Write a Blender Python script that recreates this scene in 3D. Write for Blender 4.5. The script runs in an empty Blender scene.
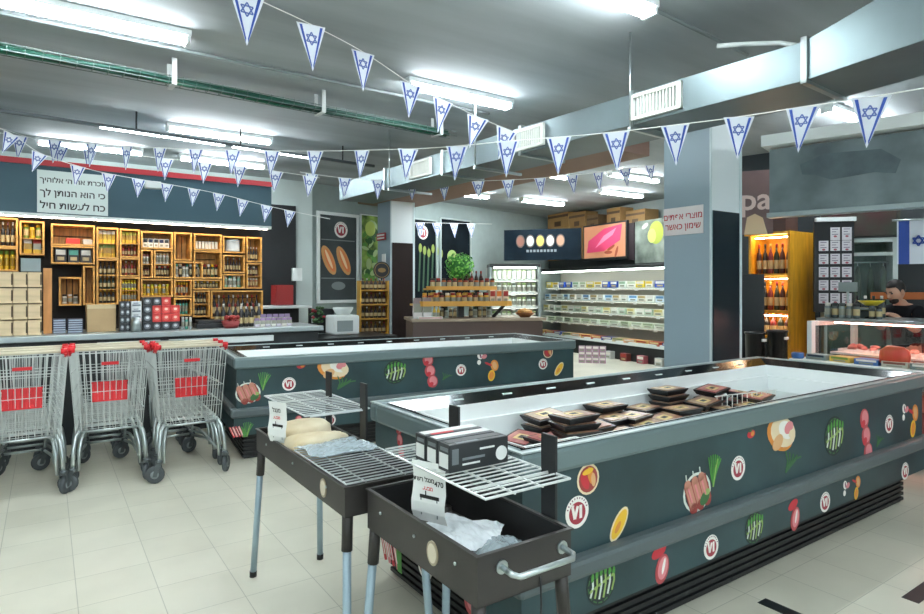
import bpy, bmesh, math, random
from mathutils import Vector, Matrix
random.seed(7)
R = random.Random(11)
C = bpy.context.scene.collection
SC = bpy.context.scene
PI = math.pi
HC = 1.55                      # eye height of the camera
FL = 607.0                     # focal length in pixels of the 924 px wide frame
CX, HY = 462.0, 288.0          # principal column and the horizon row
YU = math.atan2(.565, .825)    # yaw of the shop's main direction (along the tiles and freezers)

def W(u, v, z=0.0):            # shop axes (u along the freezers, v towards the far left) -> world
    return Vector((.825*u - .565*v, .565*u + .825*v, z))
def at_z(px, py, z):           # the point at height z seen at a pixel
    Y = FL*(HC - z)/(py - HY)
    return Vector(((px - CX)/FL*Y, Y, z))
def at_d(px, py, Y):           # the point at depth Y seen at a pixel
    return Vector(((px - CX)/FL*Y, Y, HC - (py - HY)*Y/FL))
def hit(px, py, O, yaw, c):    # (x, z) on the plane y = c of a frame at O turned by yaw
    d = Vector(((px - CX)/FL, 1.0, -(py - HY)/FL))
    Rm = Matrix.Rotation(-yaw, 3, 'Z')
    p0 = Rm @ (Vector((0, 0, HC)) - O); dl = Rm @ d
    t = (c - p0.y)/dl.y
    q = p0 + t*dl
    return q.x, q.z

# ---------------------------------------------------------------- materials
def lin(h):
    h = h.lstrip('#')
    f = lambda c: c/12.92 if c <= .04045 else ((c + .055)/1.055)**2.4
    return tuple(f(int(h[i:i+2], 16)/255) for i in (0, 2, 4)) + (1.0,)
MATS = {}
def mat(name, col, rough=.5, metal=0.0, emit=0.0, var=0.0, vscale=6.0, col2=None, bump=0.0, spec=.5, stretch=None, ecol=None):
    if name in MATS: return MATS[name]
    m = bpy.data.materials.new(name); m.use_nodes = True
    nt = m.node_tree; b = nt.nodes['Principled BSDF']
    c = lin(col)
    b.inputs['Base Color'].default_value = c
    b.inputs['Roughness'].default_value = rough
    b.inputs['Metallic'].default_value = metal
    b.inputs['Specular IOR Level'].default_value = spec
    if emit:
        b.inputs['Emission Color'].default_value = lin(ecol) if ecol else c
        b.inputs['Emission Strength'].default_value = emit
    if var or col2 or bump:
        tc = nt.nodes.new('ShaderNodeTexCoord'); mp = nt.nodes.new('ShaderNodeMapping')
        if stretch: mp.inputs['Scale'].default_value = stretch
        nz = nt.nodes.new('ShaderNodeTexNoise'); nz.inputs['Scale'].default_value = vscale
        nz.inputs['Detail'].default_value = 4
        nt.links.new(tc.outputs['Object'], mp.inputs[0]); nt.links.new(mp.outputs[0], nz.inputs['Vector'])
        if var or col2:
            rp = nt.nodes.new('ShaderNodeValToRGB')
            e = rp.color_ramp.elements
            e[0].position, e[1].position = .32, .68
            e[0].color = tuple(max(0, x*(1 - var)) for x in c[:3]) + (1,)
            e[1].color = lin(col2) if col2 else tuple(min(1, x*(1 + var)) for x in c[:3]) + (1,)
            nt.links.new(nz.outputs['Fac'], rp.inputs[0]); nt.links.new(rp.outputs[0], b.inputs['Base Color'])
        if bump:
            bp = nt.nodes.new('ShaderNodeBump'); bp.inputs['Strength'].default_value = bump
            bp.inputs['Distance'].default_value = .01
            nt.links.new(nz.outputs['Fac'], bp.inputs['Height']); nt.links.new(bp.outputs[0], b.inputs['Normal'])
    MATS[name] = m
    return m
def glass_mat(name, tint='#f4fbfa', gloss=.12, rough=.02):
    if name in MATS: return MATS[name]
    m = bpy.data.materials.new(name); m.use_nodes = True
    nt = m.node_tree; nt.nodes.remove(nt.nodes['Principled BSDF'])
    out = nt.nodes['Material Output']
    t = nt.nodes.new('ShaderNodeBsdfTransparent'); t.inputs[0].default_value = lin(tint)
    g = nt.nodes.new('ShaderNodeBsdfGlossy'); g.inputs['Roughness'].default_value = rough
    x = nt.nodes.new('ShaderNodeMixShader'); x.inputs[0].default_value = gloss
    nt.links.new(t.outputs[0], x.inputs[1]); nt.links.new(g.outputs[0], x.inputs[2]); nt.links.new(x.outputs[0], out.inputs[0])
    MATS[name] = m
    return m

# ---------------------------------------------------------------- mesh builder
class MB:
    def __init__(s): s.v, s.f, s.m, s.sm = [], [], [], []
    def add(s, vs, fs, m=0, M=None, smooth=False):
        o = len(s.v)
        for p in vs:
            p = Vector(p)
            s.v.append(M @ p if M is not None else p)
        for q in fs: s.f.append([o + i for i in q]); s.m.append(m); s.sm.append(smooth)
        return s
    def box(s, x0, x1, y0, y1, z0, z1, m=0, M=None):
        vs = [(x, y, z) for z in (z0, z1) for y in (y0, y1) for x in (x0, x1)]
        return s.add(vs, [(0,2,3,1),(4,5,7,6),(0,1,5,4),(2,6,7,3),(0,4,6,2),(1,3,7,5)], m, M)
    def cbox(s, c, d, m=0, rot=None):
        M = Matrix.Translation(c)
        if rot is not None: M = M @ rot
        return s.box(-d[0]/2, d[0]/2, -d[1]/2, d[1]/2, -d[2]/2, d[2]/2, m, M)
    def tube(s, pts, r, n=6, m=0, closed=False, M=None, smooth=True):
        pts = [Vector(p) for p in pts]; N = len(pts)
        rs = r if isinstance(r, (list, tuple)) else [r]*N
        vs, fs = [], []
        up = None
        for i, p in enumerate(pts):
            a = pts[(i-1) % N] if (closed or i > 0) else p
            b = pts[(i+1) % N] if (closed or i < N-1) else p
            t = (b - a)
            t = t.normalized() if t.length > 1e-9 else Vector((0, 0, 1))
            if up is None:
                up = Vector((0, 0, 1)) if abs(t.z) < .9 else Vector((1, 0, 0))
            x = t.cross(up)
            if x.length < 1e-6: x = t.cross(Vector((0, 1, 0)) if abs(t.y) < .9 else Vector((1, 0, 0)))
            x.normalize(); y = x.cross(t); up = y
            for k in range(n):
                w = 2*PI*(k + .5)/n
                vs.append(p + rs[i]*(math.cos(w)*x + math.sin(w)*y))
        for i in range(N if closed else N-1):
            j = (i+1) % N
            for k in range(n):
                l = (k+1) % n
                fs.append((i*n+k, i*n+l, j*n+l, j*n+k))
        if not closed:
            fs.append(tuple(range(n-1, -1, -1))); fs.append(tuple((N-1)*n+k for k in range(n)))
        return s.add(vs, fs, m, M, smooth and n > 4)
    def lathe(s, prof, n=12, c=(0, 0, 0), mats=0, M=None, smooth=True):
        c = Vector(c); vs, fs = [], []
        for (r, z) in prof:
            for k in range(n):
                w = 2*PI*k/n
                vs.append(c + Vector((r*math.cos(w), r*math.sin(w), z)))
        o = len(prof)
        for i in range(o-1):
            mm = mats[i] if isinstance(mats, (list, tuple)) else mats
            ff = [(i*n+k, i*n+(k+1) % n, (i+1)*n+(k+1) % n, (i+1)*n+k) for k in range(n)]
            if i == 0: base = len(s.v); s.add(vs, [], 0, M)
            for q in ff: s.f.append([base + j for j in q]); s.m.append(mm); s.sm.append(smooth)
        mm = lambda i: mats[i] if isinstance(mats, (list, tuple)) else mats
        s.f.append([base + k for k in range(n-1, -1, -1)]); s.m.append(mm(0)); s.sm.append(False)
        s.f.append([base + (o-1)*n+k for k in range(n)]); s.m.append(mm(o-2)); s.sm.append(False)
        return s
    def prism(s, poly, h0, h1, m=0, M=None):
        n = len(poly)
        a = sum(poly[i][0]*poly[(i+1) % n][1] - poly[(i+1) % n][0]*poly[i][1] for i in range(n))
        if a < 0: poly = poly[::-1]
        vs = [(x, y, h0) for x, y in poly] + [(x, y, h1) for x, y in poly]
        fs = [tuple(range(n-1, -1, -1)), tuple(range(n, 2*n))] + [(i, (i+1) % n, n+(i+1) % n, n+i) for i in range(n)]
        return s.add(vs, fs, m, M)
    def ball(s, c, r, nu=12, nv=8, m=0, M=None):
        c = Vector(c); r = r if isinstance(r, (list, tuple)) else (r, r, r)
        vs = [c + Vector((0, 0, -r[2]))]
        for i in range(1, nv):
            p = -PI/2 + PI*i/nv
            for k in range(nu):
                w = 2*PI*k/nu
                vs.append(c + Vector((r[0]*math.cos(p)*math.cos(w), r[1]*math.cos(p)*math.sin(w), r[2]*math.sin(p))))
        vs.append(c + Vector((0, 0, r[2]))); L = len(vs)-1; fs = []
        for k in range(nu):
            l = (k+1) % nu
            fs.append((0, 1+l, 1+k)); fs.append((L, L-nu+k, L-nu+l))
            for i in range(nv-2): fs.append((1+i*nu+k, 1+i*nu+l, 1+(i+1)*nu+l, 1+(i+1)*nu+k))
        return s.add(vs, fs, m, M, True)
    def ring(s, x0, x1, y0, y1, t, z0, z1, m=0):      # rectangular frame of wall thickness t
        s.box(x0, x1, y0, y0+t, z0, z1, m); s.box(x0, x1, y1-t, y1, z0, z1, m)
        s.box(x0, x0+t, y0+t, y1-t, z0, z1, m); s.box(x1-t, x1, y0+t, y1-t, z0, z1, m)
        return s
    def mesh(s, name, mats):
        me = bpy.data.meshes.new(name)
        me.from_pydata([tuple(v) for v in s.v], [], s.f)
        for x in (mats if isinstance(mats, (list, tuple)) else [mats]): me.materials.append(x)
        me.polygons.foreach_set('material_index', s.m); me.polygons.foreach_set('use_smooth', s.sm)
        me.update()
        return me
    def build(s, name, mats, parent=None, bevel=0.0, loc=None, rotz=None, label=None, seg=2):
        o = bpy.data.objects.new(name, s.mesh(name, mats)); C.objects.link(o)
        if parent: o.parent = parent
        if loc is not None: o.location = loc
        if rotz is not None: o.rotation_euler = (0, 0, rotz)
        if bevel:
            b = o.modifiers.new('bevel', 'BEVEL'); b.width = bevel; b.segments = seg; b.limit_method = 'ANGLE'
        if label: o['label'] = label
        return o

def tag(o, label=None, cat=None, group=None, kind=None):
    if label: o['label'] = label
    if cat: o['category'] = cat
    if group: o['group'] = group
    if kind: o['kind'] = kind
    return o
def thing(name, label, cat, loc=(0, 0, 0), rotz=0.0, group=None):
    o = bpy.data.objects.new(name, None); C.objects.link(o)
    o.empty_display_size = .1
    o.location = loc; o.rotation_euler = (0, 0, rotz)
    return tag(o, label, cat, group)
def struct(name, mb, mats, loc=None, rotz=None, bevel=0):
    return tag(mb.build(name, mats, None, bevel, loc, rotz), kind='structure')
def kids(o): return [c for c in bpy.data.objects if c.parent == o]
KID = {}
def copy_tree(o, label=None, loc=None, rotz=None, parent=None):
    c = o.copy(); C.objects.link(c)
    if parent is not None: c.parent = parent
    if label: c['label'] = label
    if loc is not None: c.location = loc
    if rotz is not None: c.rotation_euler = (0, 0, rotz)
    if o.name not in KID: KID[o.name] = kids(o)
    for ch in KID[o.name]: copy_tree(ch, parent=c)
    return c
ORD = ['first', 'second', 'third', 'fourth', 'fifth', 'sixth', 'seventh', 'eighth', 'ninth', 'tenth', 'eleventh', 'twelfth', 'thirteenth', 'fourteenth', 'fifteenth', 'sixteenth', 'seventeenth', 'eighteenth', 'nineteenth', 'twentieth', 'twenty-first', 'twenty-second', 'twenty-third', 'twenty-fourth', 'twenty-fifth', 'twenty-sixth', 'twenty-seventh', 'twenty-eighth', 'twenty-ninth', 'thirtieth']

def text_geo(txt, size, bold=0.0):            # flat letter outlines: (verts, faces), centred on the origin
    cu = bpy.data.curves.new('lettering', 'FONT'); cu.body = txt; cu.size = size
    cu.align_x = 'CENTER'; cu.align_y = 'CENTER'; cu.offset = bold; cu.resolution_u = 3
    o = bpy.data.objects.new('lettering', cu); C.objects.link(o)
    dg = bpy.context.evaluated_depsgraph_get(); dg.update()
    me = bpy.data.meshes.new_from_object(o.evaluated_get(dg))
    vs = [v.co.copy() for v in me.vertices]; fs = [tuple(p.vertices) for p in me.polygons]
    bpy.data.objects.remove(o); bpy.data.curves.remove(cu); bpy.data.meshes.remove(me)
    return vs, fs
def heb(s): return s[::-1]
def add_text(mb, txt, size, M, m, bold=0.0):
    vs, fs = text_geo(txt, size, bold)
    mb.add(vs, fs, m, M)
def upright(x, y, z, rz=0.0):                  # maps a flat XY drawing onto a vertical plane facing -y
    return Matrix.Translation((x, y, z)) @ Matrix.Rotation(rz, 4, 'Z') @ Matrix.Rotation(PI/2, 4, 'X')
def ell(rx, ry, n=20, cx=0, cy=0, a=0.0):
    out = []
    for k in range(n):
        w = 2*PI*k/n; x, y = rx*math.cos(w), ry*math.sin(w)
        out.append((cx + x*math.cos(a) - y*math.sin(a), cy + x*math.sin(a) + y*math.cos(a)))
    return out

# shared materials
M_steel = mat('stainless', '#b9c2c2', .28, .9)
M_chrome = mat('chrome_wire', '#dfe4e3', .35, .5)
M_wire = mat('zinc_wire', '#c6ccc9', .4, .55)
M_black = mat('black_paint', '#17191b', .45)
M_blackm = mat('black_plastic', '#1b1e20', .35)
M_white = mat('white_paint', '#dfe6e4', .5)
M_whitep = mat('white_card', '#eceeea', .6)
M_red = mat('red_plastic', '#cf2129', .4)
M_wood = mat('honey_wood', '#cd9546', .5, var=.25, vscale=3, stretch=(1, 1, 6))
M_wood2 = mat('honey_wood_back', '#bd8840', .55, var=.3, vscale=5, stretch=(12, 1, 1))
M_pale = mat('pale_wood', '#d9c29c', .6, var=.12, vscale=4, stretch=(1, 1, 5))
M_card = mat('cardboard', '#a98456', .8, var=.08)
M_glass = glass_mat('clear_glass')
# ================================================================ camera, world
cam = bpy.data.cameras.new('camera'); co = bpy.data.objects.new('camera', cam); C.objects.link(co)
cam.sensor_width = 36; cam.lens = FL/924*36; cam.shift_y = -(307 - HY)/924
co.location = (0, 0, HC); co.rotation_euler = (PI/2, 0, 0); cam.clip_start = .05
SC.camera = co
wd = bpy.data.worlds.new('daylight'); SC.world = wd; wd.use_nodes = True
wd.node_tree.nodes['Background'].inputs[0].default_value = lin('#dcecf2')
wd.node_tree.nodes['Background'].inputs[1].default_value = .8
SC.view_settings.view_transform = 'Standard'; SC.view_settings.look = 'None'
SC.view_settings.gamma = 1; SC.view_settings.exposure = 1.12
SC.cycles.use_denoising = True
SC.cycles.max_bounces = 8

# ================================================================ floor, ceiling, walls
fm = bpy.data.materials.new('cream_tiles'); fm.use_nodes = True
nt = fm.node_tree; b = nt.nodes['Principled BSDF']; b.inputs['Roughness'].default_value = .3
tc = nt.nodes.new('ShaderNodeTexCoord'); mp = nt.nodes.new('ShaderNodeMapping'); mp.inputs['Location'].default_value = (-.127, .02, 0)
br = nt.nodes.new('ShaderNodeTexBrick'); br.offset = 0; br.squash = 1
for k, val in (('Scale', 1), ('Mortar Size', .0022), ('Brick Width', .35), ('Row Height', .35), ('Mortar Smooth', .2), ('Bias', 0)): br.inputs[k].default_value = val
br.inputs['Color1'].default_value = lin('#dad8c7'); br.inputs['Color2'].default_value = lin('#d4d2c0'); br.inputs['Mortar'].default_value = lin('#b0af9f')
nz = nt.nodes.new('ShaderNodeTexNoise'); nz.inputs['Scale'].default_value = 1.7; nz.inputs['Detail'].default_value = 5
mx = nt.nodes.new('ShaderNodeMix'); mx.data_type = 'RGBA'; mx.blend_type = 'MULTIPLY'
rp = nt.nodes.new('ShaderNodeValToRGB'); rp.color_ramp.elements[0].color = (.86, .86, .85, 1); rp.color_ramp.elements[0].position = .3; rp.color_ramp.elements[1].position = .6
mx.inputs[0].default_value = 1
L = nt.links
L.new(tc.outputs['Object'], mp.inputs[0]); L.new(mp.outputs[0], br.inputs['Vector']); L.new(tc.outputs['Object'], nz.inputs['Vector'])
L.new(nz.outputs['Fac'], rp.inputs[0]); L.new(br.outputs['Color'], mx.inputs[6]); L.new(rp.outputs[0], mx.inputs[7]); L.new(mx.outputs[2], b.inputs['Base Color'])

struct('floor', MB().box(-5, 14, -4, 17, -.1, 0), fm, rotz=YU)
for nm, px, py, dx, dy in (('trim_1', 922, 592, .30, .075), ('trim_2', 790, 613, .075, .28)):
    p = at_z(px, py, 0)
    struct(nm, MB().box(-dx/2, dx/2, -dy/2, dy/2, -.004, .0015), mat('dark_inlay_tile', '#22292b', .35), loc=p, rotz=YU)

M_ceil = mat('grey_ceiling', '#a3abae', .8, var=.22, vscale=1.1, stretch=(.25, 1.6, 1))
struct('ceiling', MB().box(-5, 14, -4, 17, 3.5, 3.6), M_ceil, rotz=YU)
M_wall = mat('pale_wall', '#b9c6c3', .7, var=.04, vscale=1.5)
M_dark = mat('dark_opening', '#121619', .6)  # shade of the unlit opening past the crate shelf, painted as a black slab
struct('wall_left', MB().box(-4.3, 4.05, 10.8, 10.95, 0, 3.5, 0).box(2.45, 3.72, 10.74, 10.8, 0, 3.03, 1).box(-4.3, -4.2, -4, 10.8, 0, 3.5, 0), [M_wall, M_dark], rotz=YU)
A2 = Vector((-2.85, 11.2, 0)); YB = math.atan2(6.2, 5.75)
struct('wall_back', MB().box(0, 8.2, 0, .15, 0, 3.5), mat('far_wall', '#8f9d9a', .75, var=.04), loc=A2, rotz=YB)
YCOOL = math.atan2(-.891, .454)          # cooler front runs towards the viewer's right
OC = Vector((1.93, 16.02, 0))             # its far front corner
qn = Vector((.891, .454, 0))
struct('wall_right', MB().box(-1.2, 8.2, 0, .15, 0, 3.5), M_wall, loc=OC + .95*qn, rotz=YCOOL)
YD = math.atan2(-.646, .763)
M_delib = mat('dark_service_wall', '#2a3236', .6)
struct('wall_service', MB().box(0, 5.2, 0, .12, 0, 3.5), M_delib, loc=(3.95, 9.15, 0), rotz=YD)
struct('wall_front', MB().box(0, .12, -8, 0, 0, 3.5), M_wall, loc=(7.95, 5.8, 0))

# partition behind the crate shelf: dark backing, teal soffit with red edge
M_teal = mat('teal_panel', '#2f4f5b', .6, var=.05, vscale=1)
M_backing = mat('shelf_backing', '#191512', .7)
struct('wall_partition', MB().box(-3.6, 2.4, 8.36, 8.46, 0, 2.86), M_backing, rotz=YU)
struct('trim_4', MB().box(-3.6, 2.40, 7.86, 8.36, 2.345, 2.86, 0).box(-3.6, 2.40, 7.86, 8.36, 2.86, 2.90, 0).box(-3.6, 2.41, 7.84, 7.86, 2.855, 2.915, 1), [M_teal, mat('red_edge', '#b22a33', .5)], rotz=YU)
led = thing('led_strip', 'long white light strip under the teal panel above the crate shelf', 'light', W(-3.6, 7.86, 2.33), YU)
MB().box(0, 6.0, 0, .05, -.02, .015).build('housing', M_white, led)
MB().box(.05, 5.95, .01, .04, -.028, -.02).build('diffuser', mat('led_light', '#fff0d8', emit=15), led)

# columns
M_col = mat('blue_grey_column', '#90a5b0', .45)
M_clad = mat('dark_cladding', '#14222a', .3)
M_clad2 = mat('brown_cladding', '#1f1311', .65, spec=.2)
M_edge = mat('edge_strip', '#c9dadd', .4)
def column(name, u, v, m2, zc):
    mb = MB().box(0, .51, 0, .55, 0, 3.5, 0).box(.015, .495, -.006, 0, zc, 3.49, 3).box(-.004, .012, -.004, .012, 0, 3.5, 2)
    mb.box(.03, .48, -.012, 0, .02, zc, 1).box(.48, .525, -.012, 0, 0, 3.5, 2)
    return struct(name, mb, [M_col, m2, M_edge, mat('column_lit_face', '#dfe9ec', .45)], loc=W(u, v), rotz=YU)  # lamp light on the upper right face is put into its white colour
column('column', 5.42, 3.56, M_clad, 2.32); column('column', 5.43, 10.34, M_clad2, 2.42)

# sign on the near column
O = W(5.42, 4.11); YS = YU - PI/2
sg = thing('column_sign', 'white sign with two lines of red lettering on the near column', 'sign', O, YS)
MB().box(.0, .47, -.012, -.002, 2.10, 2.385).build('sign_board', mat('sign_white', '#e3dedd', .5), sg, .002)
t = MB()
for s, z in (('מוצרי אפתים', 2.287), ('שימון כאשר', 2.185)):
    add_text(t, heb(s), .088, upright(.235, -.0135, z), 0, .0012)
t.build('lettering', mat('sign_red', '#b4202e', .5), sg)

# header panel over the service counter
OH = Vector((3.16, 6.24, 0)); YH = math.atan2(-.816, .965)
M_slate = mat('slate_mural', '#66757a', .65, var=.32, vscale=1.6, col2='#8b9a9d')
hp = thing('header_panel', 'grey slate-look mural board over the service counter', 'panel', OH, YH)
MB().box(0, 2.9, 0, .08, 2.32, 2.97).build('board', M_slate, hp)
mm = MB()
mm.prism([(.28, 2.78), (.5, 2.86), (.95, 2.84), (1.1, 2.72), (1.06, 2.6), (.9, 2.63), (.55, 2.6), (.42, 2.66), (.3, 2.68)], 0, .004, 0, Matrix(((1,0,0,0),(0,0,-1,0),(0,1,0,0),(0,0,0,1))))
mm.build('mural_figure', mat('slate_dark', '#57666b', .7, var=.2), hp)
MB().box(-.02, 2.92, -.03, .1, 2.27, 2.32).build('lower_rail', mat('rail_grey', '#9aa8aa', .35, .3), hp, .004)
struct('trim_5', MB().box(-.05, 3.0, -.12, .5, 2.99, 3.1), mat('soffit_white', '#e6ecea', .6), loc=OH, rotz=YH)
# brown ceiling panels at the far side
struct('trim_6', MB().box(5.1, 6.3, 5.0, 12.4, 3.22, 3.49), mat('brown_soffit', '#8a6e60', .7), rotz=YU)

# ================================================================ air duct
M_duct = mat('galvanised_duct', '#6e7c7f', .42, .65, var=.2, vscale=1.2)
DV = Vector((-.606, .795, 0)); YDU = math.atan2(-.606, .795)   # local y runs away along the duct
D0 = Vector((2.066, 3.657, 0))
du = thing('air_duct', 'long galvanised ventilation duct hanging below the ceiling', 'duct', D0, math.atan2(.606, .795))
MB().box(0, .55, 0, 6.3, 2.80, 3.04).build('straight_section', M_duct, du, .004)
# widening section towards the viewer's right
p1 = Vector((2.654, 2.543, 0)) - D0
ca, sa = .795, .606
tol = lambda p: Vector((ca*p.x + sa*p.y, -sa*p.x + ca*p.y, p.z))
e1 = tol(p1); pr = tol(Vector((.87, .49, 0)))*.62
q = [Vector((0, 0, 2.8)), Vector((.55, 0, 2.8)), Vector((.55, 0, 3.04)), Vector((0, 0, 3.04))]
z0, z1 = 2.83, 3.3
q2 = [e1 + Vector((0, 0, z0)), e1 + pr + Vector((0, 0, z0)), e1 + pr + Vector((0, 0, z1)), e1 + Vector((0, 0, z1))]
MB().add(q + q2, [(0,1,2,3), (7,6,5,4), (0,4,5,1), (1,5,6,2), (2,6,7,3), (3,7,4,0)]).build('flared_section', M_duct, du, .004)
for y in (0, 1.25, 2.5, 3.75, 5.0):
    f = MB(); f.box(-.02, 0, y-.018, y+.018, 2.78, 3.06).box(.55, .57, y-.018, y+.018, 2.78, 3.06).box(-.02, .57, y-.018, y+.018, 2.78, 2.80).box(-.02, .57, y-.018, y+.018, 3.04, 3.06)
    f.build('flange', M_steel, du)
for y in (1.3, 3.2, 4.9):
    MB().tube([(-.03, y-.05, 2.77), (-.03, y-.05, 3.5)], .008).build('hanger_rod', M_steel, du)
    MB().box(-.045, .6, y-.065, y-.035, 2.755, 2.78).build('hanger_bar', M_steel, du)
M_grille = mat('grille_white', '#e3e6df', .5)
for px0, px1, py0, py1 in ((632, 683, 82, 118), (513, 545, 119, 147), (411, 432, 151, 177)):
    xa = []
    O = D0; yw = math.atan2(.606, .795) + PI/2   # frame whose x runs along the duct, plane y=0 is its near face
    a0, zz1 = hit(px0, py0, O, yw, 0); a1, zz0 = hit(px1, py1, O, yw, 0)
    s0, s1 = min(a0, a1), max(a0, a1); g = MB(); cen = (2.82 + 3.02)/2
    gr = MB()
    for z in (2.825, 2.995): gr.box(-.03, 0, s0, s1, z, z+.025)
    for y in (s0, s1-.03): gr.box(-.03, 0, y, y+.03, 2.825, 3.02)
    fr = gr.build('grille_frame', M_grille, du)
    lv = MB().box(-.006, -.001, s0+.03, s1-.03, 2.85, 2.995, 1)
    n = int((s1-s0-.06)/.028)
    for k in range(n): lv.box(-.022, -.006, s0+.03+k*.028, s0+.03+k*.028+.012, 2.85, 2.995, 0)
    lv.build('louvre', [M_grille, mat('grille_shade', '#7c817d', .7)], fr)

# ================================================================ ceiling lights
M_tube = mat('lit_tube', '#f6fdff', emit=46, ecol='#f4fbff')
M_lamp = mat('lamp_body', '#e8eeee', .4)
def make_lamp(name):
    t = thing(name, '', 'light')
    MB().box(-.62, .62, -.07, .07, .028, .075).build('housing', M_lamp, t, .006)
    for y in (-.035, .035):
        MB().tube([(-.585, y, .0), (.585, y, .0)], .017, 8).build('tube', M_tube, t)
    for x in (-.6, .6): MB().box(x-.012, x+.012, -.06, .06, -.02, .03).build('end_cap', M_lamp, t)
    return t
lamp0 = make_lamp('ceiling_light')
LAMPS = [((-2.59, 4.29), 'twin tube ceiling light nearest the top left corner'), ((-.01, 5.97), 'twin tube ceiling light above the sagging near string of pennants'),
 ((.79, 3.82), 'twin tube ceiling light at the top edge right of the middle'), ((-2.98, 7.517), 'short ceiling light behind the green cable tray'),
 ((.04, 12.3), 'ceiling light in front of the dark far window'), ((1.78, 13.4), 'ceiling light before the row of cardboard boxes'), ((-.45, 11.6), 'ceiling light over the far jar display, leftmost of the far lights'),
 ((3.2, 12.2), 'ceiling light above the screen over the cooler'), ((1.29, 10.05), 'ceiling light seen beyond the duct left of the near column'), ((2.95, 10.4), 'ceiling light nearest the near column on its left'),
 ((4.35, 6.75), 'ceiling light above the slate mural board'), ((-5.0, 8.2), 'ceiling light high over the scripture sign'), ((-3.6, 9.15), 'ceiling light over the right end of the teal panel')]
EXTRA = [(-3.6, 1.9), (-.9, 1.0), (1.9, .5), (-2.3, -1.8), (.8, -2.4), (3.6, -1.6), (5.6, 3.6)]
for i, ((x, y), lb) in enumerate(LAMPS + [(p, '') for p in EXTRA]):
    lb = lb or '%s twin tube ceiling light behind the viewer' % ORD[i - len(LAMPS)]
    o = lamp0 if i == 0 else copy_tree(lamp0)
    o['label'] = lb; o['group'] = 'fluorescent ceiling lights'; o.location = (x, y, 3.425); o.rotation_euler = (0, 0, YU)

# slim lit track
tk = thing('track_light', 'slim dark ceiling track with a thin lit strip, hung on short rods', 'light', (-3.868, 6.486, 3.27), math.atan2(1.62, 1.945))
MB().box(-1.2, 3.4, -.02, .02, .0, .035).build('track', mat('track_grey', '#4d5558', .4, .4), tk)
for a, b2 in ((.0, 1.3), (1.4, 2.5)): MB().box(a, b2, -.028, .004, -.014, 0).build('lit_strip', mat('strip_light', '#f4fcff', emit=11), tk)
for x in (-1.0, .35, 1.5, 2.9): MB().tube([(x, 0, .03), (x, 0, .23)], .01).build('rod', M_black, tk)

# green cable tray
P0, P1 = Vector((-3.425, 4.5, 3.3)), Vector((-.1, 7.05, 3.3))
dd = (P1 - P0); Lc = dd.length; yc = math.atan2(dd.y, dd.x)
ct = thing('cable_tray', 'hanging wire tray full of green cables under the ceiling', 'cable tray', P0, yc)
tr = MB()
for y in (-.07, .07): tr.tube([(-1.5, y, .05), (Lc, y, .05)], .004, 4).tube([(-1.5, y, 0), (Lc, y, 0)], .004, 4)
for k in range(int((Lc+1.5)/.11)):
    x = -1.5 + k*.11
    tr.tube([(x, -.07, .06), (x, -.07, 0), (x, .07, 0), (x, .07, .06)], .003, 4)
tr.build('wire_tray', mat('tray_wire', '#5f6e6b', .5, .3), ct)
for k, (col, yy) in enumerate((('#12463a', -.045), ('#175844', -.02), ('#103c31', .005), ('#1c6a50', .03), ('#14211c', .05), ('#144a3a', -.005))):
    pts = [(-1.5 + j*.28, yy + .012*math.sin(j*1.3 + k), .022 + .012*math.sin(j*.9 + k*2) + (.02 if k > 3 else 0)) for j in range(int((Lc+1.5)/.28)+1)]
    MB().tube(pts, .016, 6).build('cable', mat('cable_' + col[1:], col, .5), ct)
for px in (172, 320, 437):
    a, _ = hit(px, 100, P0, yc, 0)
    h = MB()
    for y in (-.09, .09): h.box(a-.02, a+.02, y-.004, y+.004, -.02, .2)
    h.box(a-.02, a+.02, -.09, .09, -.024, -.012)
    h.build('hanger', mat('hanger_grey', '#c2c8c6', .5), ct)
# conduits on the ceiling
for a, b2, lb in (((-4.2, 3.55), (.3, 6.7), 'thin grey pipe fixed to the ceiling between the left tube light and the cable tray'), ((1.35, 4.2), (2.35, 5.0), 'thin grey pipe running from the top middle light to the duct')):
    tag(MB().tube([(a[0], a[1], 3.47), (b2[0], b2[1], 3.47)], .014, 8).build('conduit_pipe', mat('conduit', '#777f80', .5)), lb, 'pipe')
tag(MB().tube([at_d(717, 46, 4.3), at_d(745, 44, 4.25), at_d(780, 43, 4.1), at_d(800, 46, 4.0), at_d(806, 56, 3.95)], .016, 8).build('flexible_hose', M_white), 'white flexible hose bending down to the duct joint', 'hose')

# ================================================================ bunting
M_pen = mat('pennant_white', '#eef2f7', .7)
_n = M_pen.node_tree; _t = _n.nodes.new('ShaderNodeBsdfTranslucent'); _t.inputs[0].default_value = lin('#eef2f7')
_x = _n.nodes.new('ShaderNodeMixShader'); _x.inputs[0].default_value = .45
_n.links.new(_n.nodes['Principled BSDF'].outputs[0], _x.inputs[1]); _n.links.new(_t.outputs[0], _x.inputs[2]); _n.links.new(_x.outputs[0], _n.nodes['Material Output'].inputs[0])
M_blue = mat('flag_blue', '#2f4fa3', .7); M_starp = mat('star_blue', '#5b6fae', .7)
def star(mb, cx, cy, r, w, m, h, M):
    for s in (0, PI/3):
        p = [(cx + r*math.sin(s + k*2*PI/3), cy + r*math.cos(s + k*2*PI/3)) for k in range(3)]
        for k in range(3):
            a, c = Vector(p[k]), Vector(p[(k+1) % 3]); d = (c-a).normalized(); n = Vector((-d.y, d.x))*w/2
            mb.prism([tuple(a-n), tuple(c-n), tuple(c+n), tuple(a+n)], -h, h, m, M)
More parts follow.
